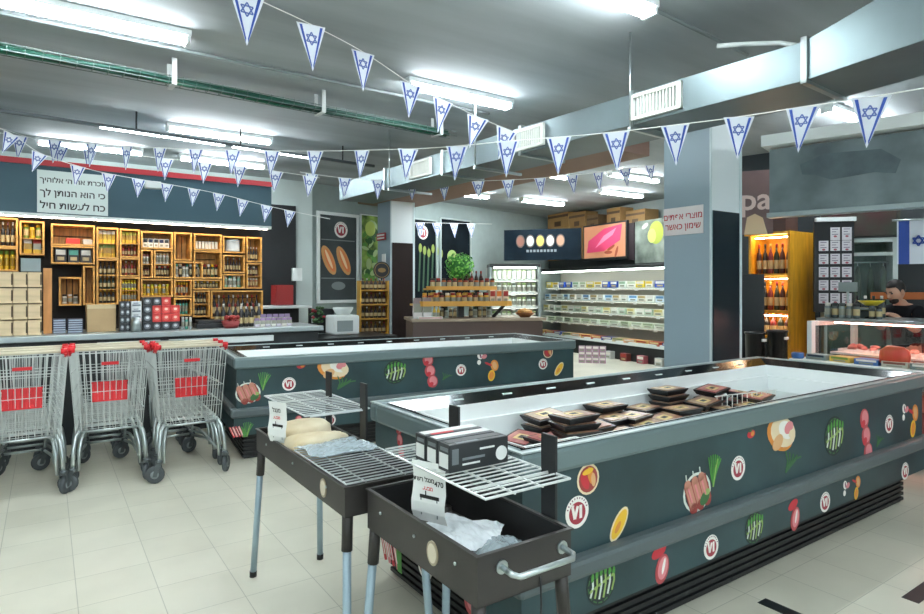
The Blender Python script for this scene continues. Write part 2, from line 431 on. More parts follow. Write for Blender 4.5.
def pennant_mesh():
    mb = MB(); M = Matrix(((1,0,0,0),(0,0,-1,0),(0,1,0,0),(0,0,0,1)))
    w, l = .17, .25
    mb.prism([(-w/2, 0), (w/2, 0), (0, -l)], -.0008, .0008, 0, M)
    for s in (1, -1):
        mb.prism([(s*w*.40, -.008), (s*w*.31, -.008), (s*.004, -l*.86), (s*.006, -l*.93)], -.0016, .0016, 1, M)
    star(mb, 0, -.075, .034, .007, 2, .0016, M)
    return mb.mesh('pennant', [M_pen, M_blue, M_starp])
PEN = pennant_mesh()
def bunting(label, pts, flags, cord=.0035, sc=1.0):
    P = [at_d(*p) for p in pts]
    # smooth curve through the points
    fine = []
    for i in range(len(P)-1):
        p0, p1, p2, p3 = P[max(i-1, 0)], P[i], P[i+1], P[min(i+2, len(P)-1)]
        for k in range(12):
            t = k/12
            fine.append(.5*((2*p1) + (p2-p0)*t + (2*p0-5*p1+4*p2-p3)*t*t + (3*p1-p0-3*p2+p3)*t**3))
    fine.append(P[-1])
    root = thing('bunting', label, 'bunting', fine[0], 0, 'strings of triangular pennants')
    MB().tube([p - fine[0] for p in fine], cord, 5).build('cord', M_whitep, root)
    for fx in flags:
        i = min(range(len(fine)), key=lambda k: abs(CX + FL*fine[k].x/fine[k].y - fx))
        a, c = fine[max(i-1, 0)], fine[min(i+1, len(fine)-1)]
        # interpolate exactly
        j = i if CX + FL*fine[i].x/fine[i].y <= fx or i == 0 else i-1
        j = min(j, len(fine)-2)
        x0, x1 = CX + FL*fine[j].x/fine[j].y, CX + FL*fine[j+1].x/fine[j+1].y
        tt = (fx-x0)/(x1-x0) if x1 != x0 else 0
        p = fine[j].lerp(fine[j+1], max(0, min(1, tt)))
        d = c - a
        o = bpy.data.objects.new('pennant', PEN); C.objects.link(o); o.parent = root
        o.location = p - fine[0]
        yaw = math.atan2(d.y, d.x); tilt = math.atan2(d.z, math.hypot(d.x, d.y))
        o.rotation_euler = (R.uniform(-.06, .06), -tilt*.8, yaw*.6 + R.uniform(-.25, .25))
        o.scale = (sc, sc, sc)
bunting('sagging string of pennants dropping from the top left to the duct', [(215, -28, 3.3), (247, -6, 3.5), (310, 24, 3.95), (363, 52, 4.6), (410, 83, 5.1), (443, 100, 5.4), (478, 117, 5.55), (514, 132, 5.6)], [247, 311, 363, 411, 443, 478, 507], sc=1.2)
bunting('long string of pennants crossing the whole shop to the right', [(-30, 128, 6.6), (30, 137, 6.5), (127, 146, 6.3), (230, 150, 6.0), (315, 151, 5.6), (408, 149, 4.9), (457, 146, 4.4), (508, 141, 4.15), (559, 137, 3.95), (615, 132, 3.85), (675, 125, 3.75), (738, 117, 3.6), (802, 107, 3.3), (870, 97, 3.0), (960, 82, 2.7)], [-5, 20, 55, 92, 127, 160, 196, 233, 272, 315, 362, 408, 457, 508, 559, 616, 675, 739, 803, 871])
bunting('low string of pennants hanging before the teal panel', [(-20, 122, 5.5), (10, 133, 5.6), (40, 153, 5.8), (78, 166, 6.0), (110, 174, 6.3), (167, 184, 6.6), (220, 194, 6.9), (268, 206, 7.1), (330, 219, 7.3)], [12, 40, 78, 109, 139, 167, 194, 219, 243, 267, 290], sc=.8)
bunting('second string of pennants over the scripture sign, just behind the long one', [(0, 128, 6.9), (62, 146, 6.9), (150, 157, 7.0), (240, 166, 7.0), (320, 178, 7.1)], [62, 90, 166, 205, 240, 276, 310])
bunting('string of small pennants across the middle behind the duct', [(300, 172, 7.6), (345, 178, 7.6), (412, 181, 7.7), (478, 181, 7.8), (540, 178, 7.9), (600, 172, 8.1), (665, 163, 8.3)], [312, 345, 378, 412, 444, 478, 508, 540, 572, 598, 625, 650])
bunting('short string of pennants on the dark far windows', [(395, 222, 12.0), (440, 223, 12.6), (492, 224, 13.4)], [404, 420, 437, 454, 471], sc=1.25)
# ================================================================ island freezers
M_panel = mat('freezer_panel', '#2a4246', .45, var=.3, vscale=2.2)
M_rail = mat('freezer_rail', '#6a7b7d', .38, .25)
M_band = mat('freezer_band', '#535e60', .45)
M_kick = mat('freezer_base', '#17191b', .5)
M_liner = mat('freezer_liner', '#f2f7f6', .35)
M_gloss = mat('black_gloss', '#0c1012', .12)
M_ch = mat('rim_chrome', '#b3c0c0', .45, .2)
LF, WF = 3.86, 1.29
cols = dict(board='#c9b18c', saus='#c08470', saus2='#9a4038', green='#4f9440', green2='#3a6a3a', lime='#93ad62', red='#c2303a', pink='#d9858a', meat='#b5474c', orange='#d98a3a', yellow='#e8b92e', white='#ece9e2', badge='#9c2838', cream='#e6d3b0', skin='#d8a877', purple='#74405e', dark='#1f2c2c', pale='#cfd8cf')
def pm(k): return mat('print_' + k, cols[k], .5)
FL_M = Matrix(((1,0,0,0),(0,0,-1,0),(0,1,0,0),(0,0,0,1)))      # drawing plane -> upright face looking at -y
def pic(kind, parent, x, z, y, s=1.0, M=None):
    """a printed picture stuck on a panel; (x, z) its middle on the panel face y"""
    T = (Matrix.Translation((x, y, z)) if M is None else M @ Matrix.Translation((x, y, z))) @ FL_M @ Matrix.Diagonal((s, s, 1, 1))
    mb = MB(); ms = []; idx = {}
    def m(k):
        if k not in idx: idx[k] = len(ms); ms.append(pm(k))
        return idx[k]
    def e(k, cx, cy, rx, ry, a=0, h=.001, n=18): mb.prism(ell(rx, ry, n, cx, cy, a), 0, h, m(k), T)
    def ln(k, p, w, h=.0014):
        for (a, b2) in zip(p, p[1:]):
            d = Vector((b2[0]-a[0], b2[1]-a[1])); 
            if d.length < 1e-6: continue
            n = Vector((-d.y, d.x)).normalized()*w/2
            mb.prism([(a[0]-n.x, a[1]-n.y), (b2[0]-n.x, b2[1]-n.y), (b2[0]+n.x, b2[1]+n.y), (a[0]+n.x, a[1]+n.y)], 0, h, m(k), T)
    if kind == 'logo_badge':
        e('white', 0, 0, .062, .062, h=.001, n=28); e('badge', 0, -.004, .044, .043, h=.0016, n=26)
        ln('white', [(-.027, .025), (-.014, -.024), (.002, .023)], .013, .0024); ln('white', [(.018, .025), (.018, -.026)], .014, .0024); ln('white', [(-.03, .027), (-.018, .027)], .006, .0024)
        for k in range(11):
            w = PI*(.1 + .8*k/10); c, s2 = math.cos(w), math.sin(w)
            ln('purple', [(.050*c, .050*s2), (.057*c, .057*s2)], .005, .0016)
    elif kind == 'sausage_picture':
        e('pale', 0, 0, .115, .1); e('dark', 0, 0, .1, .086, h=.0012)
        for k in range(3):
            cx = -.058 + .056*k; cy = -.02 + .012*k
            ln('saus2', [(cx-.02, cy+.07), (cx+.032, cy-.06)], .066, .0027 + .0004*k)
            ln('saus', [(cx-.022, cy+.068), (cx+.03, cy-.058)], .05, .003 + .0004*k)
            e('saus', cx-.022, cy+.068, .025, .025, h=.003 + .0004*k); e('saus2', cx+.03, cy-.058, .029, .029, h=.003 + .0004*k)
            ln('pink', [(cx-.02, cy+.05), (cx+.012, cy-.025)], .012, .0048)
            ln('pale', [(cx-.03, cy+.09), (cx-.036, cy+.12)], .006, .003)
        e('green2', .06, -.04, .045, .03, .6, .004); e('lime', .08, -.012, .022, .016, .2, .0045)
    elif kind == 'herb_picture':
        for k in range(7):
            a = -.5 + .24*k
            ln('green', [(0, -.1), (.03*math.sin(a*2), -.02), (.11*math.sin(a), .02 + .1*math.cos(a))], .008, .0016 + .0002*k)
        ln('lime', [(-.005, -.1), (.02, .0), (.05, .085)], .007, .0034)
    elif kind == 'sprig_picture':
        for k in range(5):
            ln('green2', [(-.05, -.05), (-.03+.02*k, .0), (-.05 + .035*k, .05 - .012*k)], .009, .0014 + .0002*k)
    elif kind == 'chicken_picture':
        e('orange', -.03, 0, .15, .09, -.4); e('cream', 0, .01, .14, .085, -.3, .0014); e('white', .03, .02, .085, .05, -.4, .002); e('skin', -.06, -.04, .06, .04, .5, .0024); e('pink', .06, .03, .05, .035, .3, .0026); e('cream', .09, -.01, .03, .025, 0, .003)
    elif kind == 'asparagus_picture':
        e('dark', 0, 0, .115, .115, h=.0008, n=24)
        for k in range(6):
            x0 = -.085 + .034*k
            ln('lime' if k % 2 else 'pale', [(x0, -.085 + .03*abs(k-2.5)*.4), (x0 + .02, .0), (x0 + .015, .085 - .02*abs(k-2.5)*.5)], .014, .0014)
            e('green', x0 + .016, .075 - .02*abs(k-2.5)*.5, .011, .024, -.1, .002)
            e('lime', x0+.005, -.02 + .01*k, .013, .008, .4, .0022)
        for a in range(14):
            w = a*2*PI/14; ln('green2', [(.1*math.cos(w), .1*math.sin(w)), (.1*math.cos(w+.3), .1*math.sin(w+.3))], .008, .0012)
    elif kind == 'meat_picture':
        for k, (cx, cy) in enumerate(((-.025, .115), (.0, .0), (.03, -.11))):
            e('meat', cx, cy, .06, .066, .4, .0012); e('pink', cx+.006, cy+.006, .043, .05, .5, .0018); e('red', cx-.018, cy-.03, .03, .022, .5, .002)
    elif kind == 'steak_picture':
        e('red', -.03, .075, .07, .035, .3); e('meat', 0, -.035, .062, .09, -.3, .0012); e('pink', .006, -.03, .045, .07, -.3, .0018); e('white', .012, -.02, .012, .05, -.3, .0022)
    elif kind == 'bowl_picture':
        e('cream', 0, 0, .1, .1); e('saus2', 0, 0, .085, .085, h=.0014); e('red', -.03, -.01, .03, .06, .5, .002); e('orange', .02, .02, .025, .06, .3, .0024); e('skin', .045, -.01, .02, .045, .1, .0026); e('yellow', -.005, .05, .05, .018, .2, .0028)
    elif kind == 'lemon_picture':
        e('cream', 0, 0, .085, .04, .9); e('yellow', 0, 0, .074, .031, .9, .0014); e('orange', -.01, -.012, .03, .012, .9, .002)
    elif kind == 'salmon_picture':
        e('orange', .02, .05, .05, .062, .3); e('skin', .02, .05, .028, .045, .3, .0016); e('yellow', -.02, -.06, .044, .062, -.2); e('orange', -.02, -.06, .03, .046, -.2, .0016); e('red', -.06, .07, .05, .012, -.4, .0012)
    elif kind == 'garlic_picture':
        e('white', 0, .03, .028, .034, .3); e('pink', .045, .02, .03, .02, .3, .0012); e('white', -.01, -.03, .02, .022, 0); e('purple', .004, .03, .008, .026, .3, .0016)
    elif kind == 'tomato_picture':
        e('red', 0, 0, .045, .026, .1); e('orange', .015, 0, .02, .015, .2, .0014); e('green2', -.01, .02, .018, .007, .2, .0018)
    elif kind == 'vegetable_picture':
        for k in range(4): ln('pink' if k % 2 else 'red', [(-.14 + .05*k, .1), (-.06 + .05*k, -.09)], .032, .0014); ln('white', [(-.13 + .05*k, .08), (-.07 + .05*k, -.06)], .008, .002)
        for k in range(4): ln('green', [(.06 + .02*k, .09 - .02*k), (.09 + .012*k, -.1)], .012, .0016)
    return mb.build(kind, ms, parent)

def freezer(label, origin, yaw, front_pics, low_pics, end_pics, low_end_pics):
    t = thing('island_freezer', label, 'freezer', origin, yaw, 'open island freezers')
    kb = MB().box(.1, LF-.2, .1, WF-.1, 0, .235)
    for k in range(6): kb.ring(.085, LF-.185, .085, WF-.085, .03, .015 + k*.036, .035 + k*.036)
    kb.build('base', M_kick, t)
    lowp = MB().ring(0, LF, 0, WF, .06, .235, .395).build('lower_panel', M_panel, t)
    MB().ring(-.03, LF+.03, -.03, WF+.03, .1, .395, .475).build('bumper', M_band, t, .02)
    fr = MB().box(.025, LF-.025, .025, .06, .475, .83).build('front_panel', M_panel, t)
    MB().box(.025, LF-.025, WF-.06, WF-.025, .475, .83).build('back_panel', M_panel, t)
    el = MB().box(.025, .06, .06, WF-.06, .475, .83).build('end_panel', M_panel, t)
    MB().box(LF-.06, LF-.025, .06, WF-.06, .475, .83).build('end_panel', M_panel, t)
    MB().ring(0, LF, 0, WF, .075, .825, .925).build('rim', M_rail, t, .018)
    MB().ring(.004, LF-.004, .004, WF-.004, .02, .925, .931).build('rim_trim', M_ch, t)
    # glossy dark inner border that slopes down into the tank
    a, b2 = .07, .19
    sl = MB()
    o = [(a, a), (LF-a, a), (LF-a, WF-a), (a, WF-a)]; i2 = [(b2, b2), (LF-b2, b2), (LF-b2, WF-b2), (b2, WF-b2)]
    vs = [(x, y, .926) for x, y in o] + [(x, y, .885) for x, y in i2] + [(x, y, .86) for x, y in o] + [(x, y, .86) for x, y in i2]
    fs = []
    for k in range(4):
        l = (k+1) % 4
        fs += [(k, l, 4+l, 4+k), (8+l, 8+k, 12+k, 12+l), (4+k, 4+l, 12+l, 12+k), (k, 8+k, 8+l, l)]
    sl.add(vs, fs).build('inner_border', M_gloss, t)
    ln2 = MB().ring(b2-.01, LF-b2+.01, b2-.01, WF-b2+.01, .012, .80, .886)
    ln2.ring(b2, LF-b2, b2, WF-b2, .03, .48, .80)
    ln2.box(b2, LF-b2, b2, WF-b2, .46, .48)
    ln2.build('liner', M_liner, t)
    MB().box(b2+.03, LF-b2-.03, b2+.03, WF-b2-.03, .66, .68).build('basket_floor', mat('basket_white', '#cfd8d6', .5), t)
    for k in range(9): MB().cbox((.5 + k*.36, WF-.13, .906), (.07, .014, .008)).build('painted_glint', mat('rim_glint', '#e8f4f4', .2, .3), t)  # pale blocks drawn as highlights along the glossy back border
    # seam lines between the panel sections
    for (pa, y, L_, M_) in ((fr, .0245, front_pics, None), (lowp, -.0005, low_pics, None)):
        for kind, x, z, s in L_: pic(kind, pa, x, z, y, s)
    # pictures on the left end (drawn facing -x)
    Me = Matrix.Rotation(-PI/2, 4, 'Z')
    for kind, v, z, s in end_pics: pic(kind, el, -v, z, .0245, s, Me)
    for kind, v, z, s in low_end_pics: pic(kind, lowp, -v, z, -.0005, s, Me)
    return t
def fp(O, yaw, c, L_): return [(k, *hit(px, py, O, yaw, c), s) for k, px, py, s in L_]
def ep(O, yaw, c, L_):
    out = []
    for k, px, py, s in L_:
        x, z = hit(px, py, O, yaw - PI/2, c); out.append((k, -x, z, s))
    return out
F1 = W(1.46, 1.74)
f1 = freezer('nearest open island freezer heaped with trays of packed meat', F1, YU,
  fp(F1, YU, .025, [('bowl_picture', 588, 479, .64), ('logo_badge', 577, 512, 1.05), ('lemon_picture', 619, 524, .95), ('sausage_picture', 697, 492, .95), ('herb_picture', 713, 472, .72), ('logo_badge', 738, 468, 1), ('tomato_picture', 751, 434, .8), ('chicken_picture', 783, 434, .95), ('sprig_picture', 791, 460, 1.2), ('asparagus_picture', 834, 436, 1.05), ('meat_picture', 866, 436, 1), ('sprig_picture', 879, 440, .8), ('logo_badge', 889, 424, 1), ('garlic_picture', 904, 413, 1), ('salmon_picture', 914, 420, 1)]),
  fp(F1, YU, 0, [('asparagus_picture', 601, 584, .74), ('steak_picture', 662, 563, .74), ('logo_badge', 711, 547, .95), ('asparagus_picture', 754, 528, .74), ('steak_picture', 795, 514, .74), ('logo_badge', 825, 502, .95), ('garlic_picture', 845, 489, .8), ('salmon_picture', 857, 487, .62), ('logo_badge', 905, 471, .95)]),
  ep(F1, YU, .025, [('vegetable_picture', 391, 548, .9), ('logo_badge', 425, 565, 1.1), ('steak_picture', 472, 590, .9), ('meat_picture', 400, 440, .5)]),
  [])
F2 = Vector((-2.019, 5.376, 0)); YF2 = math.radians(28.8)
f2 = freezer('farther open island freezer standing behind the shopping carts and grills', F2, YF2,
  fp(F2, YF2, .025, [('sausage_picture', 248, 393, .95), ('herb_picture', 263, 382, .75), ('logo_badge', 289, 384, 1), ('tomato_picture', 301, 366, .9), ('chicken_picture', 335, 369, 1), ('sprig_picture', 344, 382, 1.3), ('asparagus_picture', 395, 372, 1.05), ('meat_picture', 430, 371, 1), ('sprig_picture', 446, 376, .8), ('logo_badge', 461, 370, 1), ('garlic_picture', 480, 359, 1.2), ('salmon_picture', 493, 370, 1), ('bowl_picture', 548, 352, .7), ('logo_badge', 543, 364, 1), ('lemon_picture', 559, 369, 1.1)]),
  fp(F2, YF2, 0, [('vegetable_picture', 238, 432, .5), ('herb_picture', 247, 430, .6), ('meat_picture', 300, 425, .5), ('logo_badge', 330, 420, .9)]),
  [], [])

# packed meat in the near freezer
M_tray = mat('black_tray', '#1a1a1c', .35); M_film = mat('packed_meat', '#c9ad86', .3, col2='#8c5a48', var=.3, vscale=14)
M_film2 = mat('packed_red_meat', '#a9464a', .3, col2='#c98a80', var=.3, vscale=12); M_lab = mat('pack_label', '#d9c48a', .5)
def tray_mesh(film, w=.24, d=.17, h=.036):
    mb = MB(); T = MB()
    a, b2 = .018, 0
    vs = [(-w/2+a, -d/2+a, 0), (w/2-a, -d/2+a, 0), (w/2-a, d/2-a, 0), (-w/2+a, d/2-a, 0), (-w/2, -d/2, h-.006), (w/2, -d/2, h-.006), (w/2, d/2, h-.006), (-w/2, d/2, h-.006), (-w/2, -d/2, h), (w/2, -d/2, h), (w/2, d/2, h), (-w/2, d/2, h)]
    fs = [(3,2,1,0), (8,9,10,11)]
    for o in (0, 4):
        for k in range(4): l = (k+1) % 4; fs.append((o+k, o+l, o+4+l, o+4+k))
    mb.add(vs, fs, 0)
    mb.prism([(-w*.42, -d*.4), (w*.42, -d*.4), (w*.42, d*.4), (-w*.42, d*.4)], h-.002, h+.004, 1)
    mb.box(-w*.2, w*.16, -d*.22, d*.2, h+.004, h+.0055, 2); mb.box(-w*.12, w*.08, -d*.1, d*.08, h+.0055, h+.0062, 3)
    return mb.mesh('meat_tray', [M_tray, film, M_lab, pm('dark')])
TRA = [tray_mesh(M_film), tray_mesh(M_film2)]
stacks = [(546, 437, 3, 0), (575, 444, 4, 0), (613, 430, 2, 0), (618, 441, 1, 0), (650, 432, 1, 0), (604, 420, 3, 0), (643, 419, 2, 0), (668, 412, 4, 0), (680, 420, 2, 0), (702, 414, 2, 0), (712, 407, 3, 1), (740, 404, 2, 1), (757, 408, 2, 1), (522, 446, 1, 1), (546, 447, 1, 1), (498, 448, 1, 1), (726, 416, 1, 0), (590, 441, 2, 0), (633, 428, 2, 0), (690, 410, 1, 0), (562, 441, 1, 1), (664, 425, 1, 0), (751, 411, 1, 0)]
STN = ['tall stack nearest the left grill post', 'tallest left-hand stack', 'third stack from the left', 'low place beside the tallest stack', 'single place right of the low tray', 'back stack behind the tallest one', 'small stack in the middle', 'dark middle stack', 'stack before the dark one', 'stack left of the wire divider', 'red meat stack behind the wire divider', 'red meat stack right of the divider', 'rightmost red meat stack', 'pink pack row, middle one', 'pink pack row, right one', 'pink pack row, left one', 'single place before the wire divider', 'low pair beside the tallest stack', 'low pair in the middle', 'tilted place behind the divider', 'red place by the left stacks', 'front place in the middle', 'place right of the wire divider']
for (px, py, n, k), nm in zip(stacks, STN):
    p = at_z(px, py, .682)
    vv = -.565*p.x + .825*p.y
    for j in range(n):
        o = bpy.data.objects.new('meat_tray', TRA[k]); C.objects.link(o)
        q = W(0, 0)
        u_, v_ = .825*p.x + .565*p.y, min(vv, 2.70)
        if vv > 2.70:
            r = (px - CX)/FL; u_ = 2.70*(.825*r + .565)/(.825 - .565*r)
        o.location = W(u_, v_, .682 + j*.0435) + Vector((R.uniform(-.008, .008), R.uniform(-.008, .008), 0))
        tl = (.09, -.07, 0)[(j + len(nm)) % 3] if j == n-1 else 0
        o.rotation_euler = (abs(tl), tl, YU + R.uniform(-.2, .2) + (.25 if k else 0))
        if tl: o.location.z += .012
        pos = 'only tray' if n == 1 else 'bottom tray' if j == 0 else 'top tray' if j == n-1 else '%s tray up' % ORD[j]
        tag(o, '%s of packed meat, %s, near freezer' % (pos, nm), 'food tray', 'trays of packed meat in the near freezer')
p = at_z(735, 412, .70)
wd_ = MB()
for k in range(13): wd_.tube([(-.3 + k*.05, 0, 0), (-.3 + k*.05, 0, .12)], .003, 4)
for z in (.0, .12): wd_.tube([(-.32, 0, z), (.32, 0, z)], .004, 4)
tag(wd_.build('wire_divider', M_whitep, None, 0, W(4.12, 2.42, .682), YU - .15), 'white wire divider standing among the meat trays in the near freezer', 'wire divider')
tag(MB().tube([(-.25, 0, 0), (.25, 0, 0)], .004, 4).tube([(-.25, .1, 0), (.25, .1, 0)], .004, 4).tube([(-.25, 0, 0), (-.25, .1, 0)], .004, 4).tube([(.25, 0, 0), (.25, .1, 0)], .004, 4).build('wire_shelf_guard', M_whitep, None, 0, W(1.95, 2.1, .80), YU), 'white wire guard lying by the left end of the near freezer', 'wire guard')

# ================================================================ shopping carts
M_rub = mat('grey_rubber', '#4b5154', .6); M_handle = mat('cream_handle', '#cfc6ae', .5)
def make_cart():
    t = thing('shopping_cart', '', 'shopping cart')
    w0, w1, wt0, wt1 = .23, .17, .275, .21             # half widths: rear/front at the floor and the top of the basket
    zr0, zr1, zf0, zf1 = .43, 1.04, .52, .96
    y0, y1 = .06, .86
    def rear(s, q): return Vector(((w0 + (wt0-w0)*q)*s, y0 - .03*q, zr0 + (zr1-zr0)*q))
    def front(s, q): return Vector(((w1 + (wt1-w1)*q)*s, y1 + .06*q, zf0 + (zf1-zf0)*q))
    def bar(mb, a, b2, r=.0028): mb.tube([a, b2], r, 4, smooth=False)
    g = MB()
    for k in range(13): s = -1 + 2*k/12; bar(g, rear(s, 0), rear(s, 1), .0034)
    for q in (0, .22, .5, .78, 1): bar(g, rear(-1, q), rear(1, q), .0045 if q in (0, 1) else .003)
    g.build('rear_gate', M_wire, t)
    bk = MB()
    for s in (-1, 1):
        for k in range(1, 13):
            f = k/12; bar(bk, rear(s, 0).lerp(front(s, 0), f), rear(s, 1).lerp(front(s, 1), f))
        for q in (0, .25, .5, .75, 1): bar(bk, rear(s, q), front(s, q), .005 if q in (0, 1) else .003)
    for k in range(10): s = -1 + 2*k/9; bar(bk, front(s, 0), front(s, 1))
    for q in (0, .3, .6, 1): bar(bk, front(-1, q), front(1, q), .005 if q in (0, 1) else .003)
    for k in range(10): s = -1 + 2*k/9; bar(bk, rear(s, 0), front(s, 0))
    for k in range(1, 14): f = k/14; bar(bk, rear(-1, 0).lerp(front(-1, 0), f), rear(1, 0).lerp(front(1, 0), f))
    bk.build('basket', M_wire, t)
    sp = MB().box(-.122, .122, -.006, .006, -.075, .075)
    for k in range(10): sp.box(-.114 + k*.0247, -.106 + k*.0247, -.012, -.006, -.065, .07)
    sp.box(-.126, .126, -.013, .008, .068, .082)
    so = sp.build('seat_flap', M_red, t, .003); so.location = (.0, y0 - .005, .73); so.rotation_euler = (-.05, 0, 0)
    MB().box(-.06, .06, y0-.05, y0-.035, .945, .97).build('coin_slot', M_red, t, .003)
    MB().tube([(-.245, .0, 1.075), (.245, .0, 1.075)], .0125, 10).build('handle', M_handle, t)
    for s in (-1, 1):
        MB().tube([(s*.235, .0, 1.075), (s*.275, .0, 1.075)], .021, 10).tube([(s*.265, 0, 1.075), (s*.272, .05, 1.035)], .016, 8).build('handle_end', M_red, t)
    ch = MB()
    for s in (-1, 1):
        ch.tube([(s*.205, .05, .44), (s*.23, .03, .40), (s*.245, -.01, .30), (s*.25, -.02, .16)], .0155, 8)
        ch.tube([(s*.165, .10, .43), (s*.19, .07, .38), (s*.205, .04, .29), (s*.215, .02, .14)], .0145, 8)
        ch.tube([(s*.215, .02, .19), (s*.19, .4, .21), (s*.15, .84, .16)], .012, 8)
        ch.tube([(s*.15, .84, .16), (s*.16, .87, .3), (s*.17, .84, .50)], .011, 8)
    ch.tube([(-.15, .84, .17), (.15, .84, .17)], .011, 8); ch.tube([(-.205, .05, .43), (.205, .05, .43)], .01, 8)
    ch.build('chassis', M_steel, t)
    for (x, y) in ((-.25, -.02), (.25, -.02), (-.15, .84), (.15, .84)):
        ox, oy = x, y; x = y = 0
        wl = MB(); Mw = Matrix.Translation((x, y + .03, .07)) @ Matrix.Rotation(PI/2, 4, 'Y')
        wl.lathe([(.03, -.017), (.062, -.017), (.07, -.01), (.07, .01), (.062, .017), (.03, .017)], 18, mats=0, M=Mw)
        wl.lathe([(.008, -.019), (.032, -.019), (.032, .019), (.008, .019)], 12, mats=1, M=Mw)
        wo = wl.build('castor', [M_rub, mat('wheel_hub', '#8d9596', .5)], t); wo.location = (ox, oy, 0); wo.rotation_euler = (0, 0, {(-1, -1): 1.25, (1, -1): -.5, (-1, 1): 2.2, (1, 1): 1.9}[(1 if ox > 0 else -1, 1 if oy > .3 else -1)])
        fk = MB()
        for s in (-1, 1): fk.prism([(y-.015, .15), (y+.02, .15), (y+.045, .055), (y+.015, .055)], .021*s - .002, .021*s + .002, 0, Matrix(((0,0,1,x),(1,0,0,0),(0,1,0,0),(0,0,0,1))))
        fk.box(x-.024, x+.024, y-.018, y+.024, .145, .16).lathe([(.026, .158), (.026, .175), (.016, .185)], 12, (x, y, 0))
        fk.build('fork', mat('fork_grey', '#5d6466', .4, .5), wo)
    return t
cart0 = make_cart()
rows = [(-.145, 5.46, 'row at the left picture edge'), (.415, 5.50, 'the middle row'), (.99, 5.36, 'row beside the far freezer')]
first = True
for u_, v_, nm in rows:
    for j, (du_, dv) in enumerate(((0, 0), (.012, .22), (.018, .44))):
        o = cart0 if first else copy_tree(cart0); first = False
        if j > 0:      # pushed into the cart before it: its child-seat flap is folded away
            for c_ in list(kids(o)):
                if c_.name.startswith(('seat_flap', 'coin_slot')): bpy.data.objects.remove(c_)
        o['label'] = 'shopping cart %s in %s' % (['with red seat flap, front one', 'nested behind the front one', 'deepest one'][j], nm)
        o['group'] = 'wire shopping carts'
        o.location = W(u_ + du_, v_ + dv); o.rotation_euler = (0, 0, YU + [.02, -.03, .0][rows.index((u_, v_, nm))])

